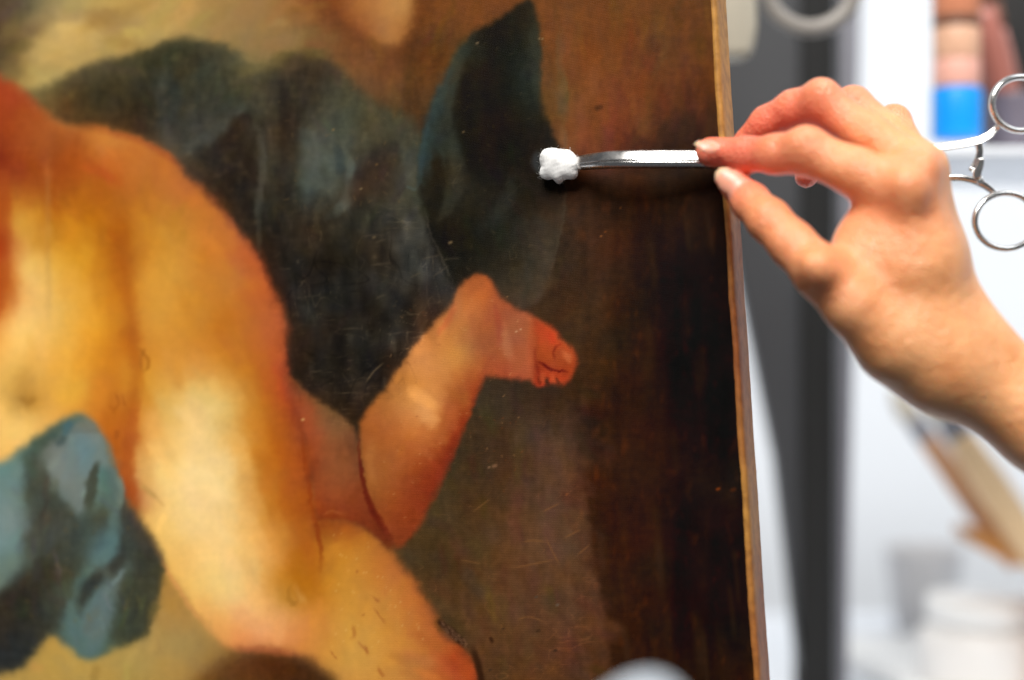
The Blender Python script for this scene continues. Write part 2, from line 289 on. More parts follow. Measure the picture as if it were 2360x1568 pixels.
def figure_lines():
    fst([(280,500),(286,640),(304,770),(314,870),(298,950),(285,1000)], [24,34,32,26,26,20], [172,82,20], .6, 1.)
    fst([(5,400),(8,520),(6,640),(-4,740)], [30,34,26,14], [168,56,20], .6, .8)
    fst([(110,330),(112,480),(112,620),(110,760)], 14, [176,134,80], .3, .9)
    fst([(318,920),(298,1010),(296,1090),(304,1160),(318,1210)], [16,24,26,24,10], [176,76,26], .75, .8)
    fst([(430,400),(500,470),(560,550),(604,620)], [10,16,20,22], [198,100,58], .32, .9)
    fst([(604,620),(640,720),(650,820),(662,890),(690,960)], [18,18,16,18,12], [196,86,48], .38, .9)
    fst([(200,292),(300,318),(380,355),(430,400)], 14, [190,84,40], .5, .9)
    fst([(190,385),(240,400),(280,425)], 16, [200,82,34], .5, .9)
    fst([(0,180),(50,222),(90,255)], 26, [160,62,34], .4, .9)
    fst([(40,915),(65,925),(85,918)], [8,18,8], [150,104,40], .6, .9)
    fst([(320,800),(336,820),(342,845),(330,860)], [6,9,8,5], [150,86,22], .6, .8)
    fst([(335,800),(322,830),(328,858)], 5, [150,90,30], .5, .8)
    for p in [[(262,905),(272,930),(258,950)],[(280,910),(285,935)],[(250,935),(262,955)]]: fst(p, 6, [150,70,20], .45, .9)
    for p, w in [([(690,960),(700,1040),(712,1120),(722,1190),(740,1260),(738,1330)],[6,8,9,11,10,6])]: fst(p, w, [134,50,16], .8, .8)
    fst([(640,1000),(672,1080),(690,1180),(715,1280),(735,1370)], [30,44,44,36,24], [176,86,26], .5, 1.)
    fst([(722,1196),(770,1190),(830,1202)], [10,9,5], [128,48,20], .8, .8)
    fst([(740,1188),(765,1180),(790,1186)], 5, [196,118,62], .7, .8)
    fst([(672,1345),(664,1370),(672,1392),(690,1384)], [6,9,8,5], [158,104,34], .7, .9)
    fst([(680,1345),(690,1370),(700,1385)], 14, [222,168,90], .5, .9)
    fst([(540,1496),(620,1500),(690,1510)], 16, [232,118,70], .6, .9)
    fst([(342,1242),(390,1322),(440,1402),(500,1468)], 10, [226,150,86], .5, .9)
    fst([(1055,1490),(1050,1540),(1060,1600)], 16, [172,58,28], .6, .9)
    fst([(1084,1530),(1095,1590)], 18, [188,70,32], .6, .9)
figure_lines(); FK = 1.
for p, w in [([(855,1372),(868,1380),(876,1388)],7),([(860,1400),(872,1418),(880,1428),(890,1436)],6),([(822,1318),(826,1322)],6),([(838,1414),(834,1420)],4),([(812,1440),(818,1460),(808,1475)],10),([(820,1475),(835,1490),(845,1505)],6),([(842,1490),(848,1510)],8),([(760,1500),(780,1520)],5),([(870,1540),(888,1560)],10)]:
    stroke(p, w*.9, [150,80,36], .5, .9)

# --- far leg and raised foot
region([(655,870),(690,882),(735,922),(795,962),(818,995),(832,1060),(846,1130),(866,1180),(905,1262),(880,1252),(830,1210),(760,1194),(728,1186),(722,1130),(712,1050),(690,960)],
 [(700,905,112,66,38),(735,945,128,84,50),(680,930,176,78,44),(715,990,166,76,42),(765,1000,142,90,54),(800,1020,120,68,40),(790,1070,140,82,46),(750,1100,148,78,42),(760,1160,150,68,34),(825,1130,134,64,34),(740,1180,138,56,24),(870,1230,118,48,24),(710,1060,150,64,32)], 5)
FT = [(1100,645,176,88,40),(1115,680,198,96,42),(1060,700,186,110,60),(1080,725,192,112,62),(1150,715,150,76,50),(1180,755,160,92,58),(1210,780,156,82,52),(1125,745,166,86,46),(1095,775,160,94,50),(1020,780,194,118,58),(990,850,206,132,72),(1060,820,198,132,64),(1130,810,160,76,42),(1205,850,172,84,54),(1150,850,164,74,44),(960,900,206,132,62),(900,920,178,108,50),(1050,880,182,102,46),(980,940,222,148,82),(1090,890,156,66,32),(1000,1000,188,104,48),(1050,980,146,60,28),(900,980,176,96,46),(855,1000,164,88,40),(900,1060,166,92,44),(970,1080,150,64,30),(1020,1060,138,48,24),(880,1120,162,88,40),(950,1150,144,58,28),(900,1200,140,64,32),(945,1220,128,56,30),(860,1130,150,84,38),(1250,800,200,90,50)]
region([(828,1010),(836,960),(888,892),(922,840),(962,790),(1002,742),(1040,700),(1052,668),(1080,640),(1105,631),(1132,645),(1150,680),(1182,706),(1222,726),(1250,745),(1275,762),(1290,788),(1312,800),(1325,832),(1318,868),(1298,884),(1262,880),(1245,887),(1225,878),(1180,875),(1132,865),(1112,880),(1098,915),(1070,970),(1048,1022),(1012,1108),(982,1180),(950,1236),(918,1262),(900,1250),(868,1200),(848,1150),(834,1080)], FT, 4)
toes = blur(fill(spline([(1226,738),(1250,745),(1277,760),(1291,787),(1312,799),(1326,832),(1319,868),(1298,884),(1274,878),(1262,884),(1240,890),(1229,860),(1226,800)])), 4)
lay(toes, field([(1240,756,168,62,34),(1262,782,204,62,32),(1236,800,150,66,34),(1290,810,178,72,34),(1318,830,160,64,30),(1262,830,176,72,32),(1236,850,130,46,24),(1260,862,196,60,30),(1295,872,176,56,28),(1310,850,146,54,26),(1275,840,150,60,28)]))
def foot_lines():
    fst([(1236,800),(1234,830),(1240,850),(1252,880)], [6,9,8,5], [120,36,20], .6, .8)
    fst([(1238,832),(1262,848),(1285,856),(1314,855)], [5,7,6,4], [96,22,14], .85, .6)
    fst([(1258,872),(1264,890)], 9, [60,34,22], .8, .7)
    fst([(1282,872),(1286,888)], 8, [84,40,24], .7, .7); fst([(1242,868),(1246,886)], 6, [96,36,20], .6, .8)
    fst([(1296,812),(1308,822),(1312,836)], [8,14,8], [204,104,60], .5, .9); fst([(1284,796),(1276,815),(1280,836)], [4,7,4], [128,42,22], .6, .8)
    fst([(1250,862),(1252,878)], 10, [196,86,48], .4, .9); fst([(1270,866),(1276,878)], 10, [190,80,44], .4, .9); fst([(1226,745),(1228,800),(1230,870)], 16, [176,82,50], .4, 1.)
    fst([(1280,800),(1292,795)], 6, [160,50,26], .6, .8)
    fst([(1262,770),(1278,790)], 12, [212,58,34], .4, .9)
    fst([(1090,720),(1100,760),(1120,790),(1160,830)], [10,30,34,20], [158,84,46], .55, .9)
    fst([(1155,740),(1165,790),(1180,830)], [16,24,18], [182,110,72], .5, .9)
    fst([(1140,700),(1150,750),(1152,800)], [8,14,10], [150,62,44], .5, .9)
    fst([(1050,700),(1030,740),(1010,770)], 14, [200,96,54], .5, .9)
    fst([(970,900),(985,950),(1000,985)], [16,34,20], [226,152,88], .5, .9)
    fst([(1095,915),(1060,990),(1024,1080),(990,1160)], [10,20,20,16], [140,46,24], .6, .9)
    fst([(826,1000),(832,1080),(846,1140),(870,1195),(905,1255)], [6,8,12,18,10], [98,30,18], .8, .7)
    fst([(860,1010),(852,1070),(862,1120)], 18, [186,112,54], .4, .9)
foot_lines()

# --- dark brown mass under the knee
region([(420,1700),(440,1600),(470,1555),(520,1522),(560,1504),(620,1502),(690,1516),(742,1550),(790,1612),(860,1880),(420,1880)],
 [(560,1530,96,56,28),(620,1520,80,42,20),(700,1550,70,40,20),(500,1560,104,68,34),(620,1570,84,48,24),(600,1800,70,42,22)], 14)

# --- light blue drapery
BL = [(180,968,64,108,118),(150,1000,74,100,98),(205,1010,112,134,134),(170,1060,116,132,130),(225,1050,98,132,132),(190,1120,106,138,140),(215,1140,112,138,126),(130,1060,80,86,72),(95,1050,66,78,66),(20,1120,106,132,128),(10,1200,116,148,150),(50,1075,98,128,120),(85,1180,70,72,58),(100,1260,60,58,46),(20,1290,112,132,118),(60,1280,76,80,64),(180,1190,78,88,78),(250,1110,80,106,98),(278,1150,86,122,118),(262,1050,80,108,94),(240,1190,66,66,52),(310,1240,56,52,46),(272,1230,88,114,116),(250,1295,86,112,116),(200,1330,76,88,78),(60,1350,46,40,28),(20,1400,42,40,33),(40,1480,38,40,38),(10,1520,40,42,42),(110,1380,60,56,46),(150,1320,68,66,48),(180,1400,96,118,108),(165,1450,82,108,104),(240,1380,92,118,118),(260,1340,72,76,62),(310,1340,62,66,50),(340,1300,54,54,44),(300,1420,60,62,46),(222,1460,94,124,122),(200,1502,80,108,104),(280,1470,72,78,58),(-300,1200,80,100,95),(-300,1500,40,42,38)]
region([(-420,1120),(-200,1100),(0,1066),(40,1040),(90,1000),(150,966),(185,954),(215,974),(240,1010),(268,1080),(286,1140),(312,1196),(346,1240),(372,1300),(366,1350),(344,1430),(330,1468),(270,1490),(240,1510),(200,1517),(168,1502),(140,1478),(120,1462),(90,1482),(50,1530),(10,1546),(-200,1560),(-420,1570)], BL, 6)
def patch(pts, col, soft=5, op=.9):
    g = sum(col)/3.; lay(blur(fill(spline(pts)), soft*1.5)*op, [g+(c-g)*.78 for c in col])
patch([(0,1100),(40,1060),(54,1085),(55,1150),(60,1240),(64,1288),(28,1336),(0,1356),(-120,1380),(-200,1120)], [110,140,136], 5, .9)
patch([(0,1280),(40,1262),(66,1285),(25,1336),(0,1356),(-100,1370)], [104,124,104], 8, .7)
patch([(0,1170),(30,1160),(46,1200),(20,1260),(-60,1250)], [120,152,156], 10, .6)
patch([(58,1062),(88,1054),(125,1124),(174,1187),(187,1216),(179,1249),(137,1256),(66,1280),(60,1166)], [70,72,58], 5, .95)
patch([(100,1200),(150,1200),(176,1240),(130,1262),(90,1250)], [78,82,74], 9, .6)
patch([(95,1045),(130,1012),(162,985),(199,968),(233,1012),(262,1080),(268,1112),(240,1070),(216,1091),(212,1133),(185,1185),(141,1141)], [118,132,127], 4, .9)
patch([(165,1010),(205,1000),(222,1040),(200,1090),(180,1100)], [92,138,150], 9, .7)
patch([(120,1060),(150,1050),(165,1090),(150,1110)], [134,144,140], 9, .6)
stroke([(190,1135),(200,1142),(212,1130)], 16, [136,160,146], .6, .9)
stroke([(228,1062),(216,1091),(210,1135),(200,1180)], [10,20,26,20], [64,66,52], .9, .5)
stroke([(150,1000),(155,985),(165,975)], 16, [58,104,124], .7, .8)
stroke([(130,1025),(150,1005)], 18, [58,78,80], .7, .8)
patch([(262,1120),(284,1140),(316,1191),(346,1240),(372,1290),(366,1306),(335,1280),(300,1290),(249,1324),(268,1274),(264,1180)], [62,60,52], 6, .9)
stroke([(250,1050),(266,1090),(272,1120),(264,1166),(262,1220),(258,1262),(226,1296),(196,1330),(175,1370),(164,1415),(158,1453),(175,1490)], [10,16,22,24,26,28,28,26,24,26,26,14], [98,126,122], .72, .9)
stroke([(276,1100),(280,1130),(274,1170)], 14, [126,146,130], .7, .8)
stroke([(300,1262),(262,1306),(222,1336),(198,1362),(186,1402),(190,1430)], [14,26,32,34,22,8], [54,52,45], .85, .8)
patch([(310,1288),(280,1312),(249,1341),(210,1390),(192,1420),(190,1457),(210,1480),(236,1474),(262,1420),(272,1370),(290,1340)], [98,118,116], 6, .85)
stroke([(300,1300),(262,1340),(235,1380)], 12, [124,146,148], .6, .8)
patch([(330,1296),(372,1302),(364,1374),(342,1440),(328,1466),(268,1478),(262,1440),(278,1374),(295,1330)], [64,66,50], 6, .85)
stroke([(300,1360),(290,1410),(280,1450)], 10, [104,96,60], .4, .9)
stroke([(316,1370),(330,1400)], 8, [96,92,60], .4, .9)
patch([(158,1457),(166,1490),(191,1508),(225,1500),(232,1480),(200,1478),(180,1450)], [86,118,116], 5, .8)
patch([(0,1366),(30,1342),(66,1300),(108,1330),(112,1416),(92,1474),(50,1528),(10,1544),(-200,1556),(-200,1390)], [54,50,40], 8, .85)
patch([(0,1470),(40,1450),(80,1470),(46,1526),(8,1540),(-200,1550),(-200,1480)], [36,42,48], 9, .8)
patch([(110,1270),(140,1262),(170,1300),(150,1380),(140,1440),(114,1440),(112,1340)], [66,66,50], 6, .7)
stroke([(124,1262),(134,1320),(138,1386)], [8,11,7], [92,80,80], .7, .6)
for _ in range(40):
    x, y = prng.uniform(60, 340), prng.uniform(1180, 1450); stroke([(x, y), (x+prng.uniform(-6, 6), y+prng.uniform(4, 14))], prng.uniform(4, 9), [124,98,52], prng.uniform(.08, .35), .9)

# --- visible brush strokes: short translucent dabs in the local colour
def dabs(n, box, direction, wr, lr, jit, op):
    for _ in range(n):
        x, y = prng.uniform(box[0], box[2]), prng.uniform(box[1], box[3])
        c = img[int((y-PY0)*PSC), int((x-PX0)*PSC)].copy(); an = direction(x, y)+prng.normal(0, .25); L = prng.uniform(*lr)
        dx, dy = math.cos(an)*L/2, math.sin(an)*L/2; e = img[int(np.clip((y+dy-PY0)*PSC, 0, PH-1)), int(np.clip((x+dx-PX0)*PSC, 0, PW-1))]; g = img[int(np.clip((y-dy-PY0)*PSC, 0, PH-1)), int(np.clip((x-dx-PX0)*PSC, 0, PW-1))]
        if np.abs(e-c).max() > 34 or np.abs(g-c).max() > 34: continue
        b_ = dx*prng.uniform(-.15, .15)
        stroke([(x-dx, y-dy), (x+b_, y-b_), (x+dx, y+dy)], prng.uniform(*wr), c*(1+prng.normal(0, jit))+prng.normal(0, jit*50, 3), op, .8)
dabs(420, (-60,200,720,1500), lambda x, y: 1.35+.5*math.sin(x*.01), (14, 40), (40, 120), .032, .42)
dabs(260, (700,640,1310,1560), lambda x, y: 2.0+.4*math.sin(y*.012), (8, 24), (24, 80), .04, .4)
dabs(260, (80,90,960,560), lambda x, y: 1.5+.7*math.sin(x*.013+y*.004), (8, 22), (24, 70), .07, .32)
dabs(150, (-40,0,740,180), lambda x, y: -.5+.4*math.sin(x*.01), (14, 40), (40, 120), .05, .55)
dabs(160, (960,10,1300,700), lambda x, y: 1.6+.5*math.sin(y*.01), (8, 20), (24, 80), .08, .35)
dabs(200, (1250,10,1690,340), lambda x, y: 1.55, (8, 26), (40, 130), .05, .5)
dabs(260, (930,900,1400,1560), lambda x, y: .9+.6*math.sin(x*.012), (10, 30), (30, 90), .06, .5)
dabs(140, (0,960,380,1560), lambda x, y: 1.2+.8*math.sin(x*.02+y*.01), (8, 22), (20, 70), .07, .55)
# the folds once more, lightly, over the dabs (clear of the figure)
keep = img.copy(); FK = .55; folds(); leaf_folds()
flesh = np.clip((keep[..., 0]-keep[..., 2]-45)/30, 0, 1)[..., None]*np.clip((keep[..., 0:1]-100)/30, 0, 1)
img = img*(1-flesh)+keep*flesh
FK = .28; figure_lines(); FK = .5; foot_lines()
# rough, broken contours
wx, wy = noise(4, 4, 21)*1.1+noise(16, 16, 22)*.8, noise(4, 4, 23)*1.1+noise(16, 16, 24)*.8
jy, jx = np.mgrid[0:PH, 0:PW]
img = img[np.clip(np.rint(jy+wy*PSC), 0, PH-1).astype(int), np.clip(np.rint(jx+wx*PSC), 0, PW-1).astype(int)]
cloth = np.clip(blur(fill(np.array([(60,210),(430,80),(560,150),(700,125),(960,260),(975,330),(1225,0),(1260,260),(1310,440),(1280,600),(1230,720),(1040,660),(1000,760),(860,900),(800,990),(690,890),(640,690),(560,550),(400,350),(150,270)], float)), 10), 0, 1)
cloth = np.maximum(cloth, np.clip(blur(fill(np.array([(-300,1080),(0,1060),(180,950),(240,1000),(310,1190),(375,1290),(340,1470),(200,1520),(120,1465),(20,1545),(-300,1560)], float)), 8), 0, 1))
cloth = (cloth*(1-np.clip((img[..., 0]-img[..., 2]-40)/25, 0, 1)))[..., None]
mk = np.where(YY < 1000, .24, .10)[..., None]*cloth; img = (img*(1-mk)+blur(img, 34)*mk)*(1-np.where(YY < 1000, .09, .02)[..., None]*cloth)           # folds melt into each other

# --- brush work, mottling, cracks, losses and grime
dark = 1-np.clip(blur(img.mean(2), 10)/110., 0, 1)
n1 = noise(5, 5, 1)+.6*noise(14, 14, 2); n2 = noise(3, 24, 3); n3 = noise(30, 5, 4); n4 = noise(60, 60, 5); n5 = noise(2, 2, 9)
img *= (1+.022*n1*(.25+dark)+.022*n2*dark+.012*n3*dark+.025*n4*(.3+dark)+.03*n5*(.12+dark))[..., None]
rightm = np.clip((XX-1290)/60, 0, 1)*np.clip((YY-380)/80, 0, 1)
st = np.clip(noise(7, 90, 6), -2, 2.5)*rightm
img += (st*3.2)[..., None]*np.array([1., .82, .7], np.float32)
sp = np.clip(noise(5, 7, 8)-1.0, 0, 2)*rightm
img += (sp*7.0)[..., None]*np.array([1., .42, .12], np.float32)
mid = np.clip(blur(fill(np.array([(640,480),(1000,480),(1050,680),(900,900),(820,980),(690,900),(650,700)], float)), 30), 0, 1)
img *= (1+mid*np.clip(noise(9, 16, 10), -2, 2)*.13)[..., None]
img += (mid*np.clip(noise(3, 12, 12)-1.3, 0, 2)*10)[..., None]*np.array([.9, .9, .75], np.float32)
def crack(x, y, L, ang, col, op, w=2.6):
    p = [(x, y)]
    for _ in range(4):
        ang += prng.normal(0, .32); x += math.cos(ang)*L/4; y += math.sin(ang)*L/4; p.append((x, y))
    stroke(p, w, col, op, .7)
def ridge(rx, ry, seed, w): return np.exp(-(noise(rx, ry, seed)/w)**2)
def gate(r, seed, t): return np.clip(noise(r, r, seed)*.5+t, 0, 1)
net = (ridge(26, 5, 31, .07)*gate(22, 32, .15)+ridge(5, 26, 33, .07)*gate(22, 34, .12)+.6*ridge(12, 12, 35, .05)*gate(26, 36, .1))
img += (np.clip(net, 0, 1.2)*mid*34)[..., None]*np.array([1., .86, .64], np.float32)
img *= (1-np.clip(ridge(7, 30, 37, .12)*gate(18, 38, .2)+ridge(30, 7, 39, .1)*gate(18, 40, .2), 0, 1)*mid*.3)[..., None]
grd = np.clip(blur(fill(np.array([(1110,930),(1260,930),(1330,1040),(1350,1200),(1390,1440),(1400,1600),(1100,1600),(1060,1480),(930,1290),(1010,1140)], float)), 18), 0, 1)
net = ridge(20, 9, 41, .045)*gate(26, 42, .25)+ridge(22, 8, 43, .05)*gate(24, 44, .15)+ridge(7, 7, 45, .05)*gate(30, 46, -.05)
img += (np.clip(net, 0, 1.2)*grd*19)[..., None]*np.array([1., .62, .34], np.float32)
lf = blur(fill(spline(leaf)), 5)
img += (np.clip(ridge(9, 9, 51, .05)*gate(24, 52, -.15), 0, 1)*lf*26)[..., None]*np.array([1., .85, .6], np.float32)
drp = dark*np.clip(blur(fill(np.array([(60,215),(430,88),(560,170),(700,135),(960,300),(990,520),(700,560),(560,540),(400,330)], float)), 15), 0, 1)
img += (np.clip(noise(4, 4, 53)+.7*noise(9, 9, 54)-.9, 0, 2.5)*drp*7)[..., None]*np.array([1., .8, .5], np.float32)
img *= (1+np.clip(noise(5, 8, 55), -2, 2)*drp*.07)[..., None]
th = noise(1.2, 10, 61)+noise(10, 1.2, 62)                 # threads of the canvas
img *= (1+.02*th*(.10+1.3*dark))[..., None]
img += noise(22, 22, 63)[..., None]*np.array([1.6, -.2, -1.2], np.float32)+noise(7, 7, 64)[..., None]*np.array([.9, .5, -.6], np.float32)
for (x0, y0, x1, y1) in [(868,612,920,606),(985,598,1030,588),(1035,600,1075,596),(850,545,900,542),(880,560,905,552),(1010,640,1050,612),(880,690,905,680),(800,760,850,758),(960,640,985,628),(905,770,945,765)]:
    stroke([(x0-15, y0), ((x0+x1)/2-15, (y0+y1)/2+prng.uniform(-2, 2)), (x1-15, y1)], 3.4, [108,94,74], .28, .8)
stroke([(842,884),(862,856),(885,836)], 3.5, [110,92,66], .6, .6)
for (pts) in [[(1180,1310),(1230,1300),(1280,1290)],[(1255,1235),(1275,1275),(1290,1302)],[(1200,1250),(1230,1246),(1260,1250)],[(1190,1430),(1220,1422),(1260,1436)],[(1060,1290),(1110,1300)],[(1330,1280),(1360,1255)],[(1090,1180),(1130,1150)],[(1250,1180),(1290,1160)],[(1300,1240),(1340,1220)]]:
    stroke(pts, 3.6, [118,84,52], .45, .7)
for _ in range(45):
    x, y = prng.uniform(1050, 1290), prng.uniform(60, 640); crack(x, y, prng.uniform(4, 16), prng.uniform(0, 3), [90,78,56], prng.uniform(.12, .4), 2.4)
for _ in range(40):
    x, y = prng.uniform(640, 960), prng.uniform(150, 480); crack(x, y, prng.uniform(4, 18), prng.uniform(0, 3), [112,88,56], prng.uniform(.15, .4), 2.8)
for x, y, r, c in [(1038,560,7,(170,140,96)),(862,548,6,(120,100,70)),(1140,1075,9,(130,100,80)),(1127,1078,5,(150,120,100)),(1236,1377,6,(60,62,62)),(1285,1395,6,(90,90,88)),(1240,1455,8,(40,30,24)),(1280,1500,7,(28,24,22)),(1160,1450,6,(44,34,28)),(1130,1545,6,(40,34,30)),(1306,1140,4,(150,90,50)),(1100,100,5,(180,150,110)),(1243,90,4,(170,140,100)),(1380,250,14,(58,34,18)),(698,968,6,(232,196,120)),(1190,765,5,(210,170,130)),(1200,760,4,(220,190,150)),(1385,545,4,(160,110,60)),(1430,480,4,(140,90,40)),(1395,535,4,(130,80,40)),(868,380,5,(120,90,50)),(832,436,5,(150,130,90)),(1655,1128,7,(150,70,20)),(1690,1130,10,(80,40,16)),(1250,90,4,(160,140,100)),(1068,305,4,(170,140,100)),(768,300,5,(140,110,70))]:
    stroke([(x-r*.3, y), (x+r*.3, y-r*.2)], r*.8, list(c), .6, .8, False)
for pts, w in [([(1018,1442),(1040,1455),(1058,1474),(1075,1490)],16),([(1088,1490),(1098,1520),(1108,1560),(1112,1600)],14),([(1012,1432),(1024,1444)],12),([(1130,1470),(1135,1480)],8)]: stroke(pts, w, [36,22,16], .75, .7)
for _ in range(60): x = prng.uniform(1015, 1075); y = 1440+(x-1015)*.85+prng.uniform(-12, 6); stroke([(x, y), (x+3, y+2)], 4, [110,80,60], .35, .7, False)
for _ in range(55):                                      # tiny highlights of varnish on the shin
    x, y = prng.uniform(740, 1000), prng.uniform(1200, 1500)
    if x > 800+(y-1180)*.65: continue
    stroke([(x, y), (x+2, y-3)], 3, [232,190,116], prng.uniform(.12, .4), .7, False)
for _ in range(130):
    x, y = prng.uniform(880, 1200), prng.uniform(680, 1200); crack(x, y, prng.uniform(3, 9), prng.uniform(-.5, .5), [118,60,30] if prng.random() < .6 else [226,170,110], prng.uniform(.1, .35), 2.2)
for _ in range(26):                                      # pale bloom strokes left by the swab on the right
    x = prng.uniform(1330, 1690); y = prng.uniform(430, 1500); stroke([(x, y), (x+8, y+60), (x+14, y+prng.uniform(90, 170))], prng.uniform(10, 22), [62,48,40], prng.uniform(.08, .3), 1.)
# sheen of a wet smear painted in beside the swab, and the warmer tone of the bare brown ground
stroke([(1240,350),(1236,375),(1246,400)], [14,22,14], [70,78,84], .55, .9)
wr = (np.clip((XX-1040)/120, 0, 1)*np.clip((YY-400)/60, 0, 1)*dark)[..., None]
img = img*(1+wr*np.array([.17, .06, -.04], np.float32)*(1+.7*np.clip(1-np.abs(XX-1430)/160, 0, 1))[..., None])
img += grd[..., None]*np.array([6., 2., -2.], np.float32); img *= (1-.07*lf[..., None]*dark[..., None])
flt = np.clip((img[..., 0:1]-110)/60, 0, 1); lum = img.mean(2, keepdims=True)
img = img*(1-.03*flt)+lum*.03*flt
rd = np.clip(img[..., 0]-img[..., 1]-58, 0, 200)*flt[..., 0]; img[..., 0] -= .16*rd; img[..., 1] += .03*rd
img = np.clip(img, 3, 255)
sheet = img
# ---------------------------------------------------------------- setting: white wall behind and white table
m_white = simple('white_paint', (.77, .81, .87), .6, var=.015, scale=3)
wall = link('wall', mesh([(-3, 2.3, -.5), (4, 2.3, -.5), (4, 2.3, 4), (-3, 2.3, 4)], [(0, 1, 2, 3)]), m_white); tag(wall, kind='structure')
TZ = .88
tab = link('table_top', mesh([(-1, .85, TZ), (2.5, .85, TZ), (2.5, 2.0, TZ), (-1, 2.0, TZ), (-1, .85, TZ-.03), (2.5, .85, TZ-.03), (2.5, 2.0, TZ-.03), (-1, 2.0, TZ-.03)], [(0, 1, 2, 3), (7, 6, 5, 4), (0, 4, 5, 1), (1, 5, 6, 2), (2, 6, 7, 3), (3, 7, 4, 0)]), m_white, smooth=False); tag(tab, kind='structure')

# ---------------------------------------------------------------- the painting
TH, PHI, RHO = math.radians(20), math.radians(2), math.radians(4.2)
u0 = Vector((math.cos(TH), -math.sin(TH), 0)); n0 = Vector((-math.sin(TH), -math.cos(TH), 0)); z0 = Vector((0, 0, 1))
nn = (n0*math.cos(PHI)+z0*math.sin(PHI)).normalized(); v0 = (z0*math.cos(PHI)-n0*math.sin(PHI)).normalized()
uu = u0*math.cos(RHO)+v0*math.sin(RHO); vv = v0*math.cos(RHO)-u0*math.sin(RHO)
PO = P(1695, 784, .706)                                    # a point on the right edge of the canvas
SL, TB, TT, THK = -.43, -.20, .205, .018
painting = empty('painting', PO+vv*TB-nn*THK+uu*SL*.5)
def pl(s, t, h=0.): return PO+uu*s+vv*t+nn*h
step = .00052
ss = np.append(np.arange(SL, 0, step), 0.); ts = np.append(np.arange(TB, TT, step), TT)
S, T = np.meshgrid(ss, ts); ns_, nt_ = len(ss), len(ts)
wob = .00045*np.sin(S*31+T*17)+.0003*np.sin(T*52-S*23)
X = np.empty(S.shape+(3,))
for k in range(3): X[..., k] = PO[k]+uu[k]*S+vv[k]*T+nn[k]*wob
# where each point of the canvas lies on the sheet of paint
sx = 1180+FPX*X[..., 0]/X[..., 1]; sy = 784-FPX*(X[..., 2]-CAM.z)/X[..., 1]
fx = np.clip((sx-PX0)*PSC, 0, PW-1.01); fy = np.clip((sy-PY0)*PSC, 0, PH-1.01)
ix = fx.astype(int); iy = fy.astype(int); tx = (fx-ix)[..., None]; ty = (fy-iy)[..., None]
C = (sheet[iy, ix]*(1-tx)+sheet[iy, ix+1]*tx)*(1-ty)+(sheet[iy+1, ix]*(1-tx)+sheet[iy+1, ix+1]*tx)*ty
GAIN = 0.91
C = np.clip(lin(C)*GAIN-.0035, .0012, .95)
me = bpy.data.meshes.new('canvas'); nv = ns_*nt_
me.vertices.add(nv); me.vertices.foreach_set('co', X.astype(np.float32).ravel())
idx = np.arange(nv).reshape(nt_, ns_)
q = np.stack([idx[:-1, :-1], idx[:-1, 1:], idx[1:, 1:], idx[1:, :-1]], -1).reshape(-1, 4)
me.loops.add(q.size); me.loops.foreach_set('vertex_index', q.astype(np.int32).ravel())
me.polygons.add(len(q)); me.polygons.foreach_set('loop_start', np.arange(0, q.size, 4, dtype=np.int32))
me.update(calc_edges=True)
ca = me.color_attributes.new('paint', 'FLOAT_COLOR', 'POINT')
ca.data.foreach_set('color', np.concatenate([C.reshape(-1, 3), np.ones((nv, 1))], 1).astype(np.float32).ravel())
# canvas coordinates for the weave
ua = me.attributes.new('cloth', 'FLOAT_VECTOR', 'POINT')
ua.data.foreach_set('vector', np.stack([S, T, np.zeros_like(S)], -1).astype(np.float32).ravel())
mat, nt, b = nodes('old_oil_paint')
at = N(nt, 'ShaderNodeAttribute', attribute_name='paint'); cl = N(nt, 'ShaderNodeAttribute', attribute_name='cloth')
wv = N(nt, 'ShaderNodeTexWave', wave_type='BANDS', bands_direction='X', i_Scale=430., i_Distortion=2.5); wv.inputs['Detail Scale'].default_value = 40
wh = N(nt, 'ShaderNodeTexWave', wave_type='BANDS', bands_direction='Y', i_Scale=430., i_Distortion=2.5); wh.inputs['Detail Scale'].default_value = 40
ng = N(nt, 'ShaderNodeTexNoise', i_Scale=900., i_Detail=4.); nb = N(nt, 'ShaderNodeTexNoise', i_Scale=55., i_Detail=6.)
vd = N(nt, 'ShaderNodeTexVoronoi', feature='DISTANCE_TO_EDGE', i_Scale=150.)
warp = N(nt, 'ShaderNodeTexNoise', i_Scale=160., i_Detail=3.)
wm = N(nt, 'ShaderNodeVectorMath', operation='MULTIPLY_ADD'); wm.inputs[1].default_value = (.006, .006, 0)
for n_ in (wv, wh, ng, nb, warp): nt.links.new(cl.outputs['Vector'], n_.inputs['Vector'])
nt.links.new(warp.outputs['Color'], wm.inputs[0]); nt.links.new(cl.outputs['Vector'], wm.inputs[2]); nt.links.new(wm.outputs[0], vd.inputs['Vector'])
ck = N(nt, 'ShaderNodeMapRange', i_1=0., i_2=.05, i_3=0., i_4=1.); nt.links.new(vd.outputs['Distance'], ck.inputs[0])
a1 = N(nt, 'ShaderNodeMath', operation='ADD'); nt.links.new(wv.outputs['Fac'], a1.inputs[0]); nt.links.new(wh.outputs['Fac'], a1.inputs[1])
a2 = N(nt, 'ShaderNodeMath', operation='MULTIPLY_ADD'); a2.inputs[1].default_value = 1.1; nt.links.new(ng.outputs[0], a2.inputs[0]); nt.links.new(a1.outputs[0], a2.inputs[2])
a3 = N(nt, 'ShaderNodeMath', operation='MULTIPLY_ADD'); a3.inputs[1].default_value = .5; nt.links.new(ck.outputs[0], a3.inputs[0]); nt.links.new(a2.outputs[0], a3.inputs[2])
bp = N(nt, 'ShaderNodeBump', i_Strength=.3, i_Distance=.0001); nt.links.new(a3.outputs[0], bp.inputs['Height']); nt.links.new(bp.outputs[0], b.inputs['Normal'])
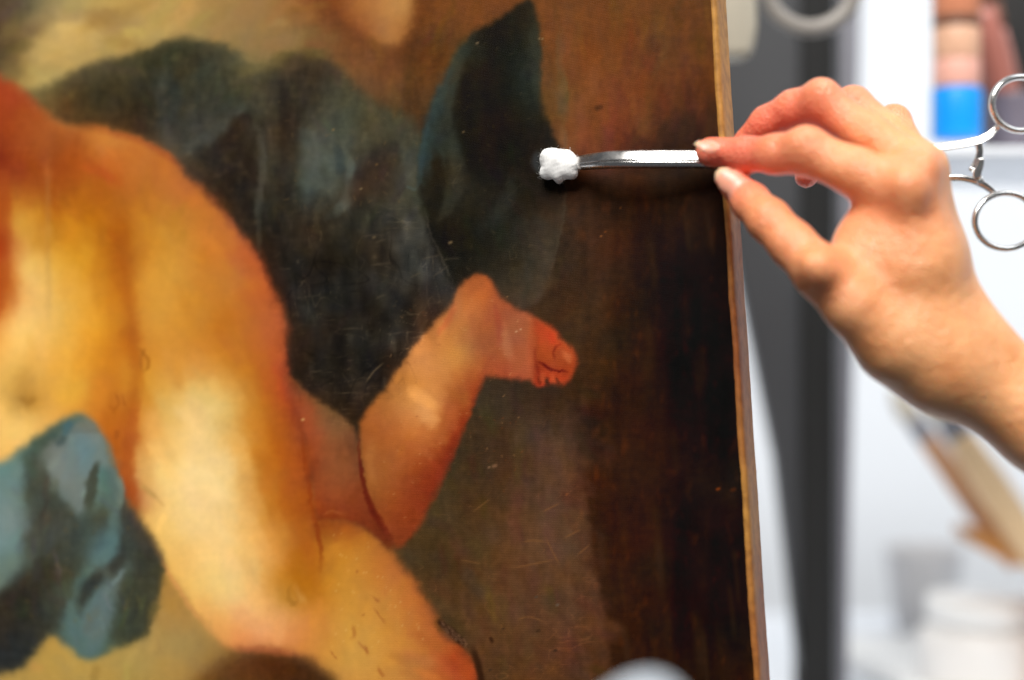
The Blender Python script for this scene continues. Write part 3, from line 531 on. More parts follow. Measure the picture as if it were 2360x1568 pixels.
# thread tone and fine craquelure tint
tn = N(nt, 'ShaderNodeMapRange', i_1=.2, i_2=2.6, i_3=.965, i_4=1.035); nt.links.new(a2.outputs[0], tn.inputs[0])
mu = N(nt, 'ShaderNodeVectorMath', operation='SCALE'); nt.links.new(at.outputs['Color'], mu.inputs[0]); nt.links.new(tn.outputs[0], mu.inputs['Scale'])
nt.links.new(mu.outputs[0], b.inputs['Base Color'])
rr = N(nt, 'ShaderNodeMapRange', i_1=.3, i_2=.7, i_3=.42, i_4=.62); nt.links.new(nb.outputs[0], rr.inputs[0]); nt.links.new(rr.outputs[0], b.inputs['Roughness'])
b.inputs['Specular IOR Level'].default_value = .09
link('canvas', me, mat, painting)
# turned-over canvas edges: ragged strips of gilded, dirty linen
me_, nt, b = nodes('gilded_linen_edge')
tc = N(nt, 'ShaderNodeTexCoord'); n1_ = N(nt, 'ShaderNodeTexNoise', i_Scale=9., i_Detail=3.); n2_ = N(nt, 'ShaderNodeTexNoise', i_Scale=220., i_Detail=6.)
nt.links.new(tc.outputs['Object'], n1_.inputs['Vector']); nt.links.new(tc.outputs['Object'], n2_.inputs['Vector'])
r1 = N(nt, 'ShaderNodeValToRGB'); r1.color_ramp.elements[0].position = .38; r1.color_ramp.elements[1].position = .62
r1.color_ramp.elements[0].color = (*lin((150, 84, 36)), 1); r1.color_ramp.elements[1].color = (*lin((190, 138, 62)), 1)
r2 = N(nt, 'ShaderNodeValToRGB'); r2.color_ramp.elements[0].position = .3; r2.color_ramp.elements[0].color = (.55, .5, .45, 1); r2.color_ramp.elements[1].position = .6; r2.color_ramp.elements[1].color = (1, 1, 1, 1)
mx = N(nt, 'ShaderNodeMix', data_type='RGBA', blend_type='MULTIPLY'); mx.inputs[0].default_value = .8
zs = N(nt, 'ShaderNodeSeparateXYZ'); nt.links.new(tc.outputs['Object'], zs.inputs[0]); zm = N(nt, 'ShaderNodeMapRange', i_1=1.02, i_2=1.36, i_3=-.22, i_4=.22); nt.links.new(zs.outputs['Z'], zm.inputs[0])
za = N(nt, 'ShaderNodeMath', operation='ADD'); nt.links.new(zm.outputs[0], za.inputs[0]); nt.links.new(n1_.outputs[0], za.inputs[1]); nt.links.new(za.outputs[0], r1.inputs[0]); nt.links.new(n2_.outputs[0], r2.inputs[0]); nt.links.new(r1.outputs[0], mx.inputs[6]); nt.links.new(r2.outputs[0], mx.inputs[7]); nt.links.new(mx.outputs[2], b.inputs['Base Color'])
b.inputs['Roughness'].default_value = .55
bp = N(nt, 'ShaderNodeBump', i_Strength=.5, i_Distance=.0006); nt.links.new(n2_.outputs[0], bp.inputs['Height']); nt.links.new(bp.outputs[0], b.inputs['Normal'])
m_edge = me_
erng = np.random.default_rng(3)
def edge_strip(a, bb, out):
    n = 180; V, F = [], []
    sm = np.convolve(erng.normal(0, 1, n+40), np.ones(9)/9, 'same')[20:20+n]
    prof = [(-.0014, .0004), (-.0004, .0009), (.0006, .0006), (.0011, -.001), (.0012, -.006), (.0010, -.0125), (.0013, -THK)]
    for i in range(n):
        f = i/(n-1); p = a.lerp(bb, f); j = sm[i]
        for k, (o_, h_) in enumerate(prof):
            V.append(p+out*(o_+(.0006*j if k < 2 else .0003*j))+nn*(h_+.0002*j))
    L = len(prof)
    for i in range(n-1):
        for k in range(L-1): F.append((i*L+k, i*L+k+1, (i+1)*L+k+1, (i+1)*L+k))
    return link('canvas_edge', mesh(V, F), m_edge, painting)
edge_strip(pl(0, TB), pl(0, TT), uu); edge_strip(pl(SL, TT), pl(SL, TB), -uu)
edge_strip(pl(0, TT), pl(SL, TT), vv); edge_strip(pl(SL, TB), pl(0, TB), -vv)
m_pine = simple('stretcher_wood', (.42, .27, .14), .6, var=.25, scale=30, stretch=(1, 1, 6))
for (s0, s1, t0, t1) in ((-.045, -.001, TB+.001, TT-.001), (SL+.001, SL+.045, TB+.001, TT-.001), (SL+.047, -.047, TB+.001, TB+.045), (SL+.047, -.047, TT-.045, TT-.001)):
    link('stretcher_bar', prism([pl(s0, t0, -.0025), pl(s1, t0, -.0025), pl(s1, t1, -.0025), pl(s0, t1, -.0025)], -nn*(THK-.0027), .001), m_pine, painting, False)
tag(painting, 'old oil painting of a kneeling figure with blue drapery, being cleaned', 'painting')
# ---------------------------------------------------------------- solid shapes from distance fields
def surface_nets(F, org, h):
    s = F < 0; nx, ny, nz = F.shape
    cnt = np.zeros((nx-1, ny-1, nz-1), np.int8); 
    for i in (0, 1):
        for j in (0, 1):
            for k in (0, 1): cnt += s[i:nx-1+i, j:ny-1+j, k:nz-1+k]
    act = (cnt > 0) & (cnt < 8); ci = np.argwhere(act); ids = -np.ones(act.shape, np.int64); ids[act] = np.arange(len(ci))
    acc = np.zeros((len(ci), 3)); num = np.zeros(len(ci))
    corners = [(i, j, k) for i in (0, 1) for j in (0, 1) for k in (0, 1)]
    for a in corners:
        for ax in range(3):
            if a[ax]: continue
            b_ = list(a); b_[ax] = 1
            fa = F[ci[:, 0]+a[0], ci[:, 1]+a[1], ci[:, 2]+a[2]]; fb = F[ci[:, 0]+b_[0], ci[:, 1]+b_[1], ci[:, 2]+b_[2]]
            m = (fa < 0) != (fb < 0); t = np.where(m, fa/(fa-fb+1e-12), 0)
            p = np.tile(np.array(a, float), (len(ci), 1)); p[:, ax] += t
            acc[m] += p[m]; num[m] += 1
    V = (ci+acc/num[:, None])*h+org
    Q = []
    for ax in range(3):
        sl0 = [slice(None)]*3; sl1 = [slice(None)]*3; sl0[ax] = slice(0, -1); sl1[ax] = slice(1, None)
        a = s[tuple(sl0)]; b_ = s[tuple(sl1)]; e = np.argwhere(a != b_)
        o1, o2 = [(1, 2), (2, 0), (0, 1)][ax]
        e = e[(e[:, o1] > 0) & (e[:, o2] > 0) & (e[:, o1] < F.shape[o1]-1) & (e[:, o2] < F.shape[o2]-1)]
        def cell(d1, d2):
            c = e.copy(); c[:, o1] -= d1; c[:, o2] -= d2; return ids[c[:, 0], c[:, 1], c[:, 2]]
        q = np.stack([cell(1, 1), cell(0, 1), cell(0, 0), cell(1, 0)], 1)
        fl = ~s[e[:, 0], e[:, 1], e[:, 2]]; q[fl] = q[fl][:, ::-1]; Q.append(q)
    return V, np.concatenate(Q)
def smooth_mesh(V, Q, it=4, lam=.5):
    e = np.concatenate([Q[:, [0, 1]], Q[:, [1, 2]], Q[:, [2, 3]], Q[:, [3, 0]]])
    for _ in range(it):
        s = np.zeros_like(V); c = np.zeros(len(V))
        np.add.at(s, e[:, 0], V[e[:, 1]]); np.add.at(s, e[:, 1], V[e[:, 0]]); np.add.at(c, e[:, 0], 1); np.add.at(c, e[:, 1], 1)
        V = V*(1-lam)+lam*s/c[:, None]
    return V
def sd_cone(G, a, b, ra, rb):
    a = np.array(a); b = np.array(b); d = b-a; t = np.clip(((G-a)@d)/(d@d), 0, 1).astype(np.float32)
    r = G-a-t[..., None]*d; return np.sqrt((r*r).sum(-1))-(ra+(rb-ra)*t)
def smin(a, b, k):
    h = np.clip(.5+.5*(b-a)/k, 0, 1); return b*(1-h)+a*h-k*h*(1-h)
def grid(lo, hi, h):
    ax = [np.arange(lo[i], hi[i]+h, h) for i in range(3)]
    return np.stack(np.meshgrid(*ax, indexing='ij'), -1).astype(np.float32)
def chain(G, J, k=.003):
    out = None
    for (a, b) in zip(J[:-1], J[1:]):
        s = sd_cone(G, P(*a[:3]), P(*b[:3]), a[3]/FPX*a[2], b[3]/FPX*b[2]); out = s if out is None else smin(out, s, k)
    return out

# ---------------------------------------------------------------- hand and forearm
HD = -.010                                                # whole hand this much nearer
def J(*js): return [(x, y, d+HD, r) for x, y, d, r in js]
index_ = J((2078, 440, .655, 60), (1970, 396, .663, 55), (1858, 350, .673, 53), (1790, 356, .680, 45), (1722, 356, .692, 39), (1637, 351, .702, 35))
middle = J((2112, 392, .668, 58), (2000, 310, .678, 50), (1893, 238, .688, 49), (1830, 252, .696, 43), (1768, 284, .704, 38), (1716, 326, .711, 28))
ring = J((2128, 385, .684, 52), (2045, 310, .694, 46), (1966, 242, .706, 42), (1900, 330, .732, 36), (1858, 407, .728, 28))
little = J((2122, 398, .698, 44), (2060, 280, .716, 37), (2000, 350, .734, 29), (1965, 395, .734, 25))
thumb = J((2050, 790, .656, 80), (1965, 705, .652, 66), (1890, 628, .652, 60), (1826, 563, .660, 52), (1772, 508, .668, 49), (1730, 466, .682, 43), (1692, 427, .694, 35))
palm = [J((2078, 445, .657, 58), (2105, 620, .656, 70), (2130, 780, .662, 84)), J((2112, 400, .668, 58), (2135, 600, .664, 66), (2160, 780, .666, 80)),
        J((2126, 400, .684, 52), (2150, 600, .678, 60), (2185, 780, .676, 76)), J((2122, 405, .698, 45), (2140, 580, .690, 56), (2185, 760, .684, 70)),
        J((2060, 500, .668, 50), (2010, 600, .664, 62), (2050, 720, .664, 86)), J((2080, 640, .668, 70), (2090, 760, .668, 88)), J((2010, 480, .668, 30), (1985, 555, .668, 34), (1980, 640, .664, 50))]
arm = [J((2120, 800, .660, 86), (2178, 852, .660, 86), (2410, 992, .664, 88), (2850, 1270, .672, 130)), J((2195, 752, .672, 62), (2238, 806, .668, 66), (2306, 866, .668, 68), (2400, 936, .668, 78), (2850, 1230, .676, 130))]
h = .0014
lo = P(1585, 1360, .60); hi = P(2800, 150, .735)
lo = (min(P(1585, 0, .6).x, P(1585, 0, .74).x)-.004, .61, P(0, 1330, .70).z); hi = (P(2760, 0, .66).x, .745, P(0, 170, .70).z+.006)
G = grid(lo, hi, h)
F = None
for pch in palm:
    s = chain(G, pch, .010); F = s if F is None else smin(F, s, .012)
A = smin(chain(G, arm[0], .012), chain(G, arm[1], .012), .005)
F = smin(F, A, .016)
# tendons and knuckle heads
for a, b_, r1_, r2_ in (((2088, 430, .646), (2138, 720, .650), 21, 8), ((2126, 388, .653), (2164, 720, .654), 19, 8), ((2150, 400, .669), (2186, 720, .664), 16, 8)):
    F = smin(F, sd_cone(G, P(a[0], a[1], a[2]+HD), P(b_[0], b_[1], b_[2]+HD), r1_/FPX*.65, r2_/FPX*.65), .0045)
for a, r_, k_ in (((2090, 428, .646), 30, .009), ((2122, 380, .656), 26, .008), ((1880, 612, .641), 25, .006), ((2258, 790, .664), 26, .010), ((1856, 330, .668), 30, .004), ((1892, 214, .682), 28, .004)):
    F = smin(F, sd_cone(G, P(a[0], a[1], a[2]+HD), P(a[0]+6, a[1]+10, a[2]+HD), r_/FPX*.65, r_/FPX*.6), k_)
base = F
parts_ = []
for ch, k in ((index_, .007), (middle, .007), (ring, .006), (little, .006), (thumb, .010)):
    parts_.append(smin(base, chain(G, ch, .0035), k))
F = parts_[0]
for s in parts_[1:]: F = smin(F, s, .0012)
# finger nails: thin curved plates let into the tips
def nail_frame(c, fwd, nrm):
    c = np.array(P(*c)); f = np.array(fwd, float); f /= np.linalg.norm(f); n = np.array(nrm, float); n -= f*(n@f); n /= np.linalg.norm(n)
    return c, f, np.cross(n, f), n
nails = [nail_frame((1632, 336, .6870+HD), (-1, .05, .12), (-.05, -.62, .78)), nail_frame((1683, 418, .682+HD), (-.70, .35, .62), (-.35, -.86, .28))]
nail_size = [(.0062, .0046, .0016), (.0078, .0056, .0018)]
def nail_d(X_, k):
    c, f, s_, n = nails[k]; a, b_, t_ = nail_size[k]; d = X_-c
    x, y, z = d@f, d@s_, d@n+.9*(d@s_)**2/b_*.25/b_*.004
    return (np.sqrt((x/a)**2+(y/b_)**2+(z/t_)**2)-1)*t_
for k in range(2): F = smin(F, nail_d(G, k).astype(np.float32), .0006)
for pts_, w_, dp in (([(1925, 548, .648), (1950, 556, .646), (1985, 552, .640)], 5, .0012), ([(1838, 288, .665), (1846, 330, .655), (1842, 372, .655)], 4, .0007), ([(1850, 300, .664), (1860, 340, .654), (1858, 385, .655)], 4, .0007), ([(1726, 322, .684), (1730, 350, .678), (1728, 384, .680)], 4, .0006), ([(1768, 470, .654), (1790, 500, .650), (1800, 530, .652)], 4, .0007), ([(1872, 200, .68), (1880, 232, .670), (1878, 270, .674)], 4, .0006)):
    q_ = [np.array(P(x, y, d+HD)) for x, y, d in pts_]; dd = None
    for a_, b2_ in zip(q_[:-1], q_[1:]):
        dv = b2_-a_; ax_ = G-a_; ax_[..., 1] *= .25; dv2 = dv*np.array([1, .25, 1]); t_ = np.clip((ax_@dv2)/(dv2@dv2), 0, 1)
        e_ = np.sqrt(((ax_-t_[..., None]*dv2)**2).sum(-1)); dd = e_ if dd is None else np.minimum(dd, e_)
    F = F+dp*np.exp(-(dd/(w_/FPX*.65))**2)
V, Q = surface_nets(F, np.array(lo), h)
V = smooth_mesh(V, Q, 3, .5)
# carry the forearm on past the modelled block towards the elbow
ed = np.concatenate([Q[:, [0, 1]], Q[:, [1, 2]], Q[:, [2, 3]], Q[:, [3, 0]]]); key = np.sort(ed, 1); _, inv, cn = np.unique(key, axis=0, return_inverse=True, return_counts=True)
be = ed[cn[inv.ravel()] == 1]; be = be[(V[be[:, 0], 0] > hi[0]-.006) & (V[be[:, 1], 0] > hi[0]-.006)]
bv = np.unique(be); loc_ = {int(v): i for i, v in enumerate(bv)}; axd = np.array(P(2850, 1250, .674)-P(2400, 960, .667)); axd /= np.linalg.norm(axd)
c0_ = V[bv].mean(0); prev = {int(v): int(v) for v in bv}; newF = []
for k in range(1, 8):
    nv_ = c0_+(V[bv]-c0_)*(1+.035*k)+axd*.022*k; off = len(V); V = np.concatenate([V, nv_])
    for a_, b2_ in be: newF.append((prev[int(b2_)], prev[int(a_)], off+loc_[int(a_)], off+loc_[int(b2_)]))
    prev = {int(v): off+loc_[int(v)] for v in bv}
cc = len(V); V = np.concatenate([V, [c0_+axd*.022*7.6]]); capF = [(prev[int(b2_)], prev[int(a_)], cc) for a_, b2_ in be]
# keep the one body only
me = bpy.data.meshes.new('hand'); me.from_pydata(V.tolist(), [], Q.tolist()+newF+capF); me.update()
# skin tone: redder tips and joints, pale nails
red = np.zeros(len(V)); 
for (jx, rr_, am) in ((index_[5], .010, 1.), (index_[2], .009, .45), (middle[2], .009, .5), (ring[2], .009, .4), (little[1], .008, .35), (thumb[-1], .011, .9), (middle[5], .012, .9), (ring[4], .014, 1.), (thumb[2], .012, .35), (index_[0], .012, .45), (middle[3], .016, .4), (thumb[4], .012, .35)):
    red += am*np.exp(-(((V-np.array(P(*jx[:3])))**2).sum(1))/(2*(rr_*1.3)**2))
nl = np.zeros(len(V)); lun = np.zeros(len(V))
for k in range(2):
    nl = np.maximum(nl, np.clip(1-(nail_d(V, k)-.0001)/.0004, 0, 1)); c, f, s_, n = nails[k]
    lun = np.maximum(lun, np.clip(((V-c)@f-nail_size[k][0]*.55)/.0012, 0, 1)*(nail_d(V, k) < .0006))
col = np.stack([np.clip(red, 0, 1), nl, lun, np.ones(len(V))], 1)
ca = me.color_attributes.new('skin', 'FLOAT_COLOR', 'POINT'); ca.data.foreach_set('color', col.astype(np.float32).ravel())
mat, nt, b = nodes('skin')
at = N(nt, 'ShaderNodeAttribute', attribute_name='skin'); sp = N(nt, 'ShaderNodeSeparateColor'); nt.links.new(at.outputs['Color'], sp.inputs[0])
tc = N(nt, 'ShaderNodeTexCoord'); nm = N(nt, 'ShaderNodeTexNoise', i_Scale=70., i_Detail=5.); nf = N(nt, 'ShaderNodeTexVoronoi', i_Scale=900.); nw = N(nt, 'ShaderNodeTexNoise', i_Scale=210., i_Detail=7.)
for n_ in (nm, nf, nw): nt.links.new(tc.outputs['Object'], n_.inputs['Vector'])
rp = N(nt, 'ShaderNodeValToRGB'); rp.color_ramp.elements[0].position = .35; rp.color_ramp.elements[1].position = .68
rp.color_ramp.elements[0].color = (.80, .345, .135, 1); rp.color_ramp.elements[1].color = (.88, .44, .20, 1); nt.links.new(nm.outputs[0], rp.inputs[0])
m1 = N(nt, 'ShaderNodeMix', data_type='RGBA'); nt.links.new(sp.outputs[0], m1.inputs[0]); nt.links.new(rp.outputs[0], m1.inputs[6]); m1.inputs[7].default_value = (.84, .22, .13, 1)
m2 = N(nt, 'ShaderNodeMix', data_type='RGBA'); nt.links.new(sp.outputs[1], m2.inputs[0]); nt.links.new(m1.outputs[2], m2.inputs[6]); m2.inputs[7].default_value = (.80, .36, .25, 1)
m3 = N(nt, 'ShaderNodeMix', data_type='RGBA'); nt.links.new(sp.outputs[2], m3.inputs[0]); nt.links.new(m2.outputs[2], m3.inputs[6]); m3.inputs[7].default_value = (.80, .50, .32, 1)
nt.links.new(m3.outputs[2], b.inputs['Base Color'])
rg = N(nt, 'ShaderNodeMapRange', i_1=0., i_2=1., i_3=.38, i_4=.38); nt.links.new(sp.outputs[1], rg.inputs[0]); nt.links.new(rg.outputs[0], b.inputs['Roughness'])
b.inputs['Subsurface Weight'].default_value = .5; b.inputs['Subsurface Radius'].default_value = (1, .25, .1); b.inputs['Subsurface Scale'].default_value = .005
b.inputs['Specular IOR Level'].default_value = .6
ad = N(nt, 'ShaderNodeMath', operation='MULTIPLY_ADD'); ad.inputs[1].default_value = .5; nt.links.new(nf.outputs['Distance'], ad.inputs[0]); nt.links.new(nw.outputs[0], ad.inputs[2])
iv = N(nt, 'ShaderNodeMath', operation='SUBTRACT'); iv.inputs[0].default_value = 1.; nt.links.new(sp.outputs[1], iv.inputs[1])
bs = N(nt, 'ShaderNodeMath', operation='MULTIPLY'); bs.inputs[1].default_value = .75; nt.links.new(iv.outputs[0], bs.inputs[0])
bp = N(nt, 'ShaderNodeBump', i_Distance=.0011); nt.links.new(bs.outputs[0], bp.inputs['Strength']); nt.links.new(ad.outputs[0], bp.inputs['Height']); nt.links.new(bp.outputs[0], b.inputs['Normal'])
hand = link('person', me, mat); tag(hand, 'bare right hand and forearm pinching steel forceps between thumb and index finger', 'person')
# ---------------------------------------------------------------- steel clamp forceps held in the hand
m_steel, nt, b = nodes('polished_steel')
b.inputs['Metallic'].default_value = 1.; b.inputs['Base Color'].default_value = (.78, .77, .76, 1)
tc = N(nt, 'ShaderNodeTexCoord'); nz = N(nt, 'ShaderNodeTexNoise', i_Scale=260., i_Detail=3.); nt.links.new(tc.outputs['Object'], nz.inputs['Vector'])
mr = N(nt, 'ShaderNodeMapRange', i_1=.3, i_2=.7, i_3=.20, i_4=.30); nt.links.new(nz.outputs[0], mr.inputs[0]); nt.links.new(mr.outputs[0], b.inputs['Roughness'])
def pxr(a, d): return a/FPX*d
fd = lambda x: .7025+max(0., 1640-x)*2.6e-5+max(0., (1480-x)/145.)**2*.0145-max(0., x-2100)*2e-5                    # depth of the tool along its length
forceps = empty('forceps', P(1335, 370, fd(1335)))
BARP = [(1, -.7), (1, -.1), (.97, .06), (.88, .24), (.8, .32), (.3, .5), (-.2, .675), (-.6, .815), (-.7, .85), (-.8, .86), (-.95, .6), (-1, .3), (-1, -.7), (-.8, -.95), (.8, -.95)]
DNP = [(1, -.7), (1, .8), (.9, .95), (.6, .98), (-.2, .8), (-.7, .4), (-1, -.1), (-1, -.7), (-.7, -.95), (.8, -.95)]
def sweep_prof(pts, rad, prof):
    V, F = [], []; T = frames(pts, False); n = len(pts); seg = len(prof); up_ = Vector((0, -1, 0))
    for i, p in enumerate(pts):
        t = T[i]; w = (up_-t*up_.dot(t)).normalized(); hh = w.cross(t).normalized()
        if hh.z < 0 and abs(t.x) > .5: hh = -hh
        a, b2 = rad[i]
        for (c, s) in prof: V.append(p+hh*a*c+w*b2*s)
    for i in range(n-1):
        for k in range(seg): F.append((i*seg+k, (i+1)*seg+k, (i+1)*seg+(k+1) % seg, i*seg+(k+1) % seg))
    F.append(tuple(range(seg))); F.append(tuple((n-1)*seg+k for k in range(seg-1, -1, -1)))
    return mesh(V, F)
def bar(name, pts, sec, parent, prof=None):
    p = catmull([P(x, y, fd(x)+dz) for x, y, dz in pts], False, 8); n = len(p)
    r = [tuple(np.array([np.interp(i/(n-1), np.linspace(0, 1, len(sec)), [s[c] for s in sec]) for c in (0, 1)])*.69/FPX) for i in range(n)]
    return link(name, sweep_prof(p, r, prof or BARP), m_steel, parent)
up = bar('arm', [(1322, 372, 0), (1345, 368, 0), (1400, 361, 0), (1480, 359, 0), (1590, 359, 0), (1780, 362, 0), (1960, 352, -.001), (2140, 342, -.001), (2230, 330, 0), (2275, 315, 0), (2308, 283, 0)],
         [(8, 8), (12, 13), (13, 15), (13, 15), (13, 15), (14, 14), (12, 12), (11, 12), (10, 11), (9, 9), (5, 6)], forceps)
dn = bar('arm', [(1322, 382, 0), (1345, 385, 0), (1400, 381, 0), (1480, 380, 0), (1590, 380, 0), (1780, 380, .003), (1960, 398, .001), (2140, 412, .001), (2215, 412, 0), (2262, 424, 0), (2296, 449, 0)],
         [(5, 7), (7, 11), (8, 12), (8, 12), (8, 12), (11, 12), (10, 10), (7, 8), (7, 8), (8, 8), (5, 6)], forceps, DNP)
def ring_(cx, cy, rx, ry, parent):
    d = fd(cx); pts = [P(cx+rx*math.cos(q), cy+ry*math.sin(q), d+.004*math.cos(q)) for q in np.linspace(0, 2*math.pi, 56, endpoint=False)]
    link('finger_ring', sweep(pts, (pxr(7.5, d), pxr(10, d)), seg=16, closed=True), m_steel, parent)
ring_(2352, 240, 66, 62, up); ring_(2318, 510, 72, 64, dn)
def tab(pts, sec, parent):
    bar('ratchet', pts, sec, parent)
tab([(2256, 326, .001), (2258, 352, .001), (2250, 378, .001), (2240, 396, .001)], [(9, 6), (8, 5), (9, 5), (10, 5)], up)
tab([(2262, 422, -.001), (2252, 404, -.001), (2258, 384, -.001), (2262, 366, -.001)], [(9, 6), (10, 5), (8, 5), (6, 5)], dn)
hc = P(1790, 371, fd(1790)); link('pivot_screw', lathe([(.0001, -.0035), (.0022, -.0035), (.0022, .0033), (.0017, .0038), (.0001, .0038)], hc, 20, axis=Vector((0, 1, 0))), m_steel, forceps)
tag(forceps, 'polished steel clamp forceps with finger rings gripping a cotton ball', 'forceps')

# ---------------------------------------------------------------- cotton ball in the jaws
CD = .0115                                                # pushes the cotton onto the paint
lo_ = P(1215, 450, .715); hi_ = P(1365, 310, .735)
hg = .00042; Gc = grid((lo_.x, .708, lo_.z), (hi_.x, .748, hi_.z), hg)
crng = np.random.default_rng(5); Fc = None
for (x, y, d, r) in [(1276, 372, .720, 25), (1266, 360, .720, 19), (1290, 362, .718, 20), (1300, 378, .718, 19), (1268, 388, .720, 21), (1284, 402, .719, 17), (1290, 412, .719, 10), (1306, 396, .717, 15), (1320, 398, .716, 12), (1316, 372, .715, 14), (1330, 378, .714, 9), (1256, 372, .722, 14), (1262, 398, .721, 12), (1308, 355, .716, 10)]:
    d += CD; s = sd_cone(Gc, P(x, y, d), P(x+crng.uniform(-8, 8), y+crng.uniform(-6, 6), d+.002), r/FPX*.67, r/FPX*.61)
    Fc = s if Fc is None else smin(Fc, s, .0024)
w3 = sum(np.sin(Gc@(crng.normal(0, 1, 3)*f)+crng.uniform(0, 6))*a for f, a in ((380, .00028), (560, .00018), (1000, .00008), (1500, .00005), (2600, .00003), (3200, .00003)))
Vc, Qc = surface_nets(Fc+w3.astype(np.float32), np.array((lo_.x, .708, lo_.z)), hg)
mc_ = bpy.data.meshes.new('cotton'); mc_.from_pydata(smooth_mesh(Vc, Qc, 1, .4).tolist(), [], Qc.tolist()); mc_.update()
m_cot, nt, b = nodes('cotton_wool'); b.inputs['Base Color'].default_value = (.93, .93, .92, 1); b.inputs['Roughness'].default_value = .95; b.inputs['Specular IOR Level'].default_value = .1
b.inputs['Subsurface Weight'].default_value = .8; b.inputs['Subsurface Radius'].default_value = (1, 1, 1); b.inputs['Subsurface Scale'].default_value = .006
tc = N(nt, 'ShaderNodeTexCoord'); nz = N(nt, 'ShaderNodeTexNoise', i_Scale=1400., i_Detail=5.); nt.links.new(tc.outputs['Object'], nz.inputs['Vector'])
bp = N(nt, 'ShaderNodeBump', i_Strength=.15, i_Distance=.0003); nt.links.new(nz.outputs[0], bp.inputs['Height']); nt.links.new(bp.outputs[0], b.inputs['Normal'])
cot = link('cotton_ball', mc_, m_cot); tag(cot, 'small white cotton ball pressed against the dark paint', 'cotton ball')
fv, ff = [], []                                           # loose fibres around it
for _ in range(190):
    i = crng.integers(len(Vc)); p = Vector(Vc[i]); c0 = P(1284, 382, .719+CD); dr = (p-c0).normalized()
    d1 = (dr+Vector(crng.normal(0, .8, 3))).normalized(); L = crng.uniform(.0006, .0019); tpt = [p-dr*.0004, p+d1*L*.5, p+(d1+dr.cross(d1)*.7)*L]
    k0 = len(fv); wv_ = Vector((0, -1, 0)).cross(d1).normalized()*.00005
    for t_ in tpt: fv += [t_+wv_, t_-wv_, t_+Vector((0, -.00007, 0))]
    for a in (0, 3): 
        for e in range(3): ff.append((k0+a+e, k0+a+(e+1) % 3, k0+a+3+(e+1) % 3, k0+a+3+e))
fo = link('fibres', mesh(fv, ff), m_cot, cot); fo['kind'] = 'stuff'

# ---------------------------------------------------------------- easel behind the painting
D = 1.35
m_gray = simple('grey_enamel', (.034, .035, .039), .5, var=.1, scale=8); m_blk = simple('black_rubber', (.0012, .0012, .0012), .8, var=.2, scale=20); m_side = simple('grey_steel_side', (.20, .20, .23), .45, var=.06, scale=10)
easel = empty('easel', P(1800, 2300, D))
link('post', prism([P(1560, -250, D), P(1850, -250, D), P(1850, 1500, D), P(1858, 2300, D), P(1846, 1560, D), P(1790, 1060, D), P(1712, 680, D), P(1640, 300, D)], Vector((0, .03, 0)), .003), m_gray, easel)
link('channel', prism([P(1846, -250, D-.003), P(1928, -250, D-.003), P(1926, 2300, D-.003), P(1846, 2300, D-.003)], Vector((0, .04, 0)), .003), m_blk, easel)
link('rail', prism([P(1936, -250, D+.02), P(1992, -250, D+.02), P(1960, 1300, D+.02), P(1950, 2300, D+.02), P(1932, 2300, D+.02)], Vector((0, .05, 0)), .004), m_side, easel)
link('ledge', prism([pl(SL+.03, TB-.0016, .03), pl(-.03, TB-.0016, .03), pl(-.03, TB-.0016, -.06), pl(SL+.03, TB-.0016, -.06)], -vv*.02, .002), m_gray, easel)
link('mast', prism([pl(-.24, TT*.5, -.022), pl(-.19, TT*.5, -.022), pl(-.19, TB-.5, -.022), pl(-.24, TB-.5, -.022)], -nn*.025, .002), m_gray, easel)
tag(easel, 'dark grey and black upright easel post just behind the painting', 'easel')

# ---------------------------------------------------------------- things at the top of the picture, behind
m_cream = simple('cream_plastic', (.46, .42, .34), .45, var=.06, scale=30)
D = 1.02
cl_ = link('easel_clip', prism([P(1650, -220, D), P(1738, -220, D), P(1748, 60, D), P(1738, 122, D), P(1716, 132, D), P(1660, 130, D)], Vector((0, .022, 0)), .005), m_cream); tag(cl_, 'cream plastic clip hanging beside the upper edge of the painting', 'clip')
D = 1.05
m_ring = simple('brushed_beige_metal', (.25, .23, .21), .4, metal=.0, var=.05, scale=30)
pts = [P(1868+104*math.cos(q), -38+104*math.sin(q), D) for q in np.linspace(0, 2*math.pi, 64, endpoint=False)]
rg_ = empty('ring_holder', P(1868, -145, D)); link('ring', sweep(pts, (20/FPX*D, 18/FPX*D), seg=20, closed=True), m_ring, rg_)
link('stem', sweep([P(1868, -150, D), P(1872, -330, D)], (16/FPX*D, 16/FPX*D), seg=16), m_ring, rg_)
tag(rg_, 'beige grey metal ring cut off by the top edge of the picture', 'ring')

D = 1.14
m_peach = simple('peach_plastic', (.72, .42, .28), .4, var=.06, scale=25); m_sal = simple('salmon_plastic', (.62, .24, .13), .4, var=.06, scale=25); m_brown = simple('dark_brown_band', (.14, .06, .035), .5, scale=25); m_blue = simple('bright_blue_label', (.004, .30, .86), .35, var=.06, scale=25); m_pink = simple('pink_plastic', (.76, .40, .32), .4, var=.05, scale=25)
bt = empty('bottle', P(2205, 322, D)); px_ = D/FPX; cz = P(2205, 322, D)
def band(name, y0, y1, r, m, par=bt):
    a, b2 = (322-y0)*px_, (322-y1)*px_
    return link(name, lathe([(r*px_*.97, b2), (r*px_, b2+.0012), (r*px_, a-.0012), (r*px_*.97, a)], cz, 48), m, par)
band('label', 206, 322, 57, m_blue); band('body', 140, 205, 54, m_pink); band('body', 66, 139, 54, m_peach); band('collar', 44, 65, 55, m_brown); band('cap', -90, 43, 55, m_sal)
tag(bt, 'peach bottle with a bright blue band above the forceps rings', 'bottle')
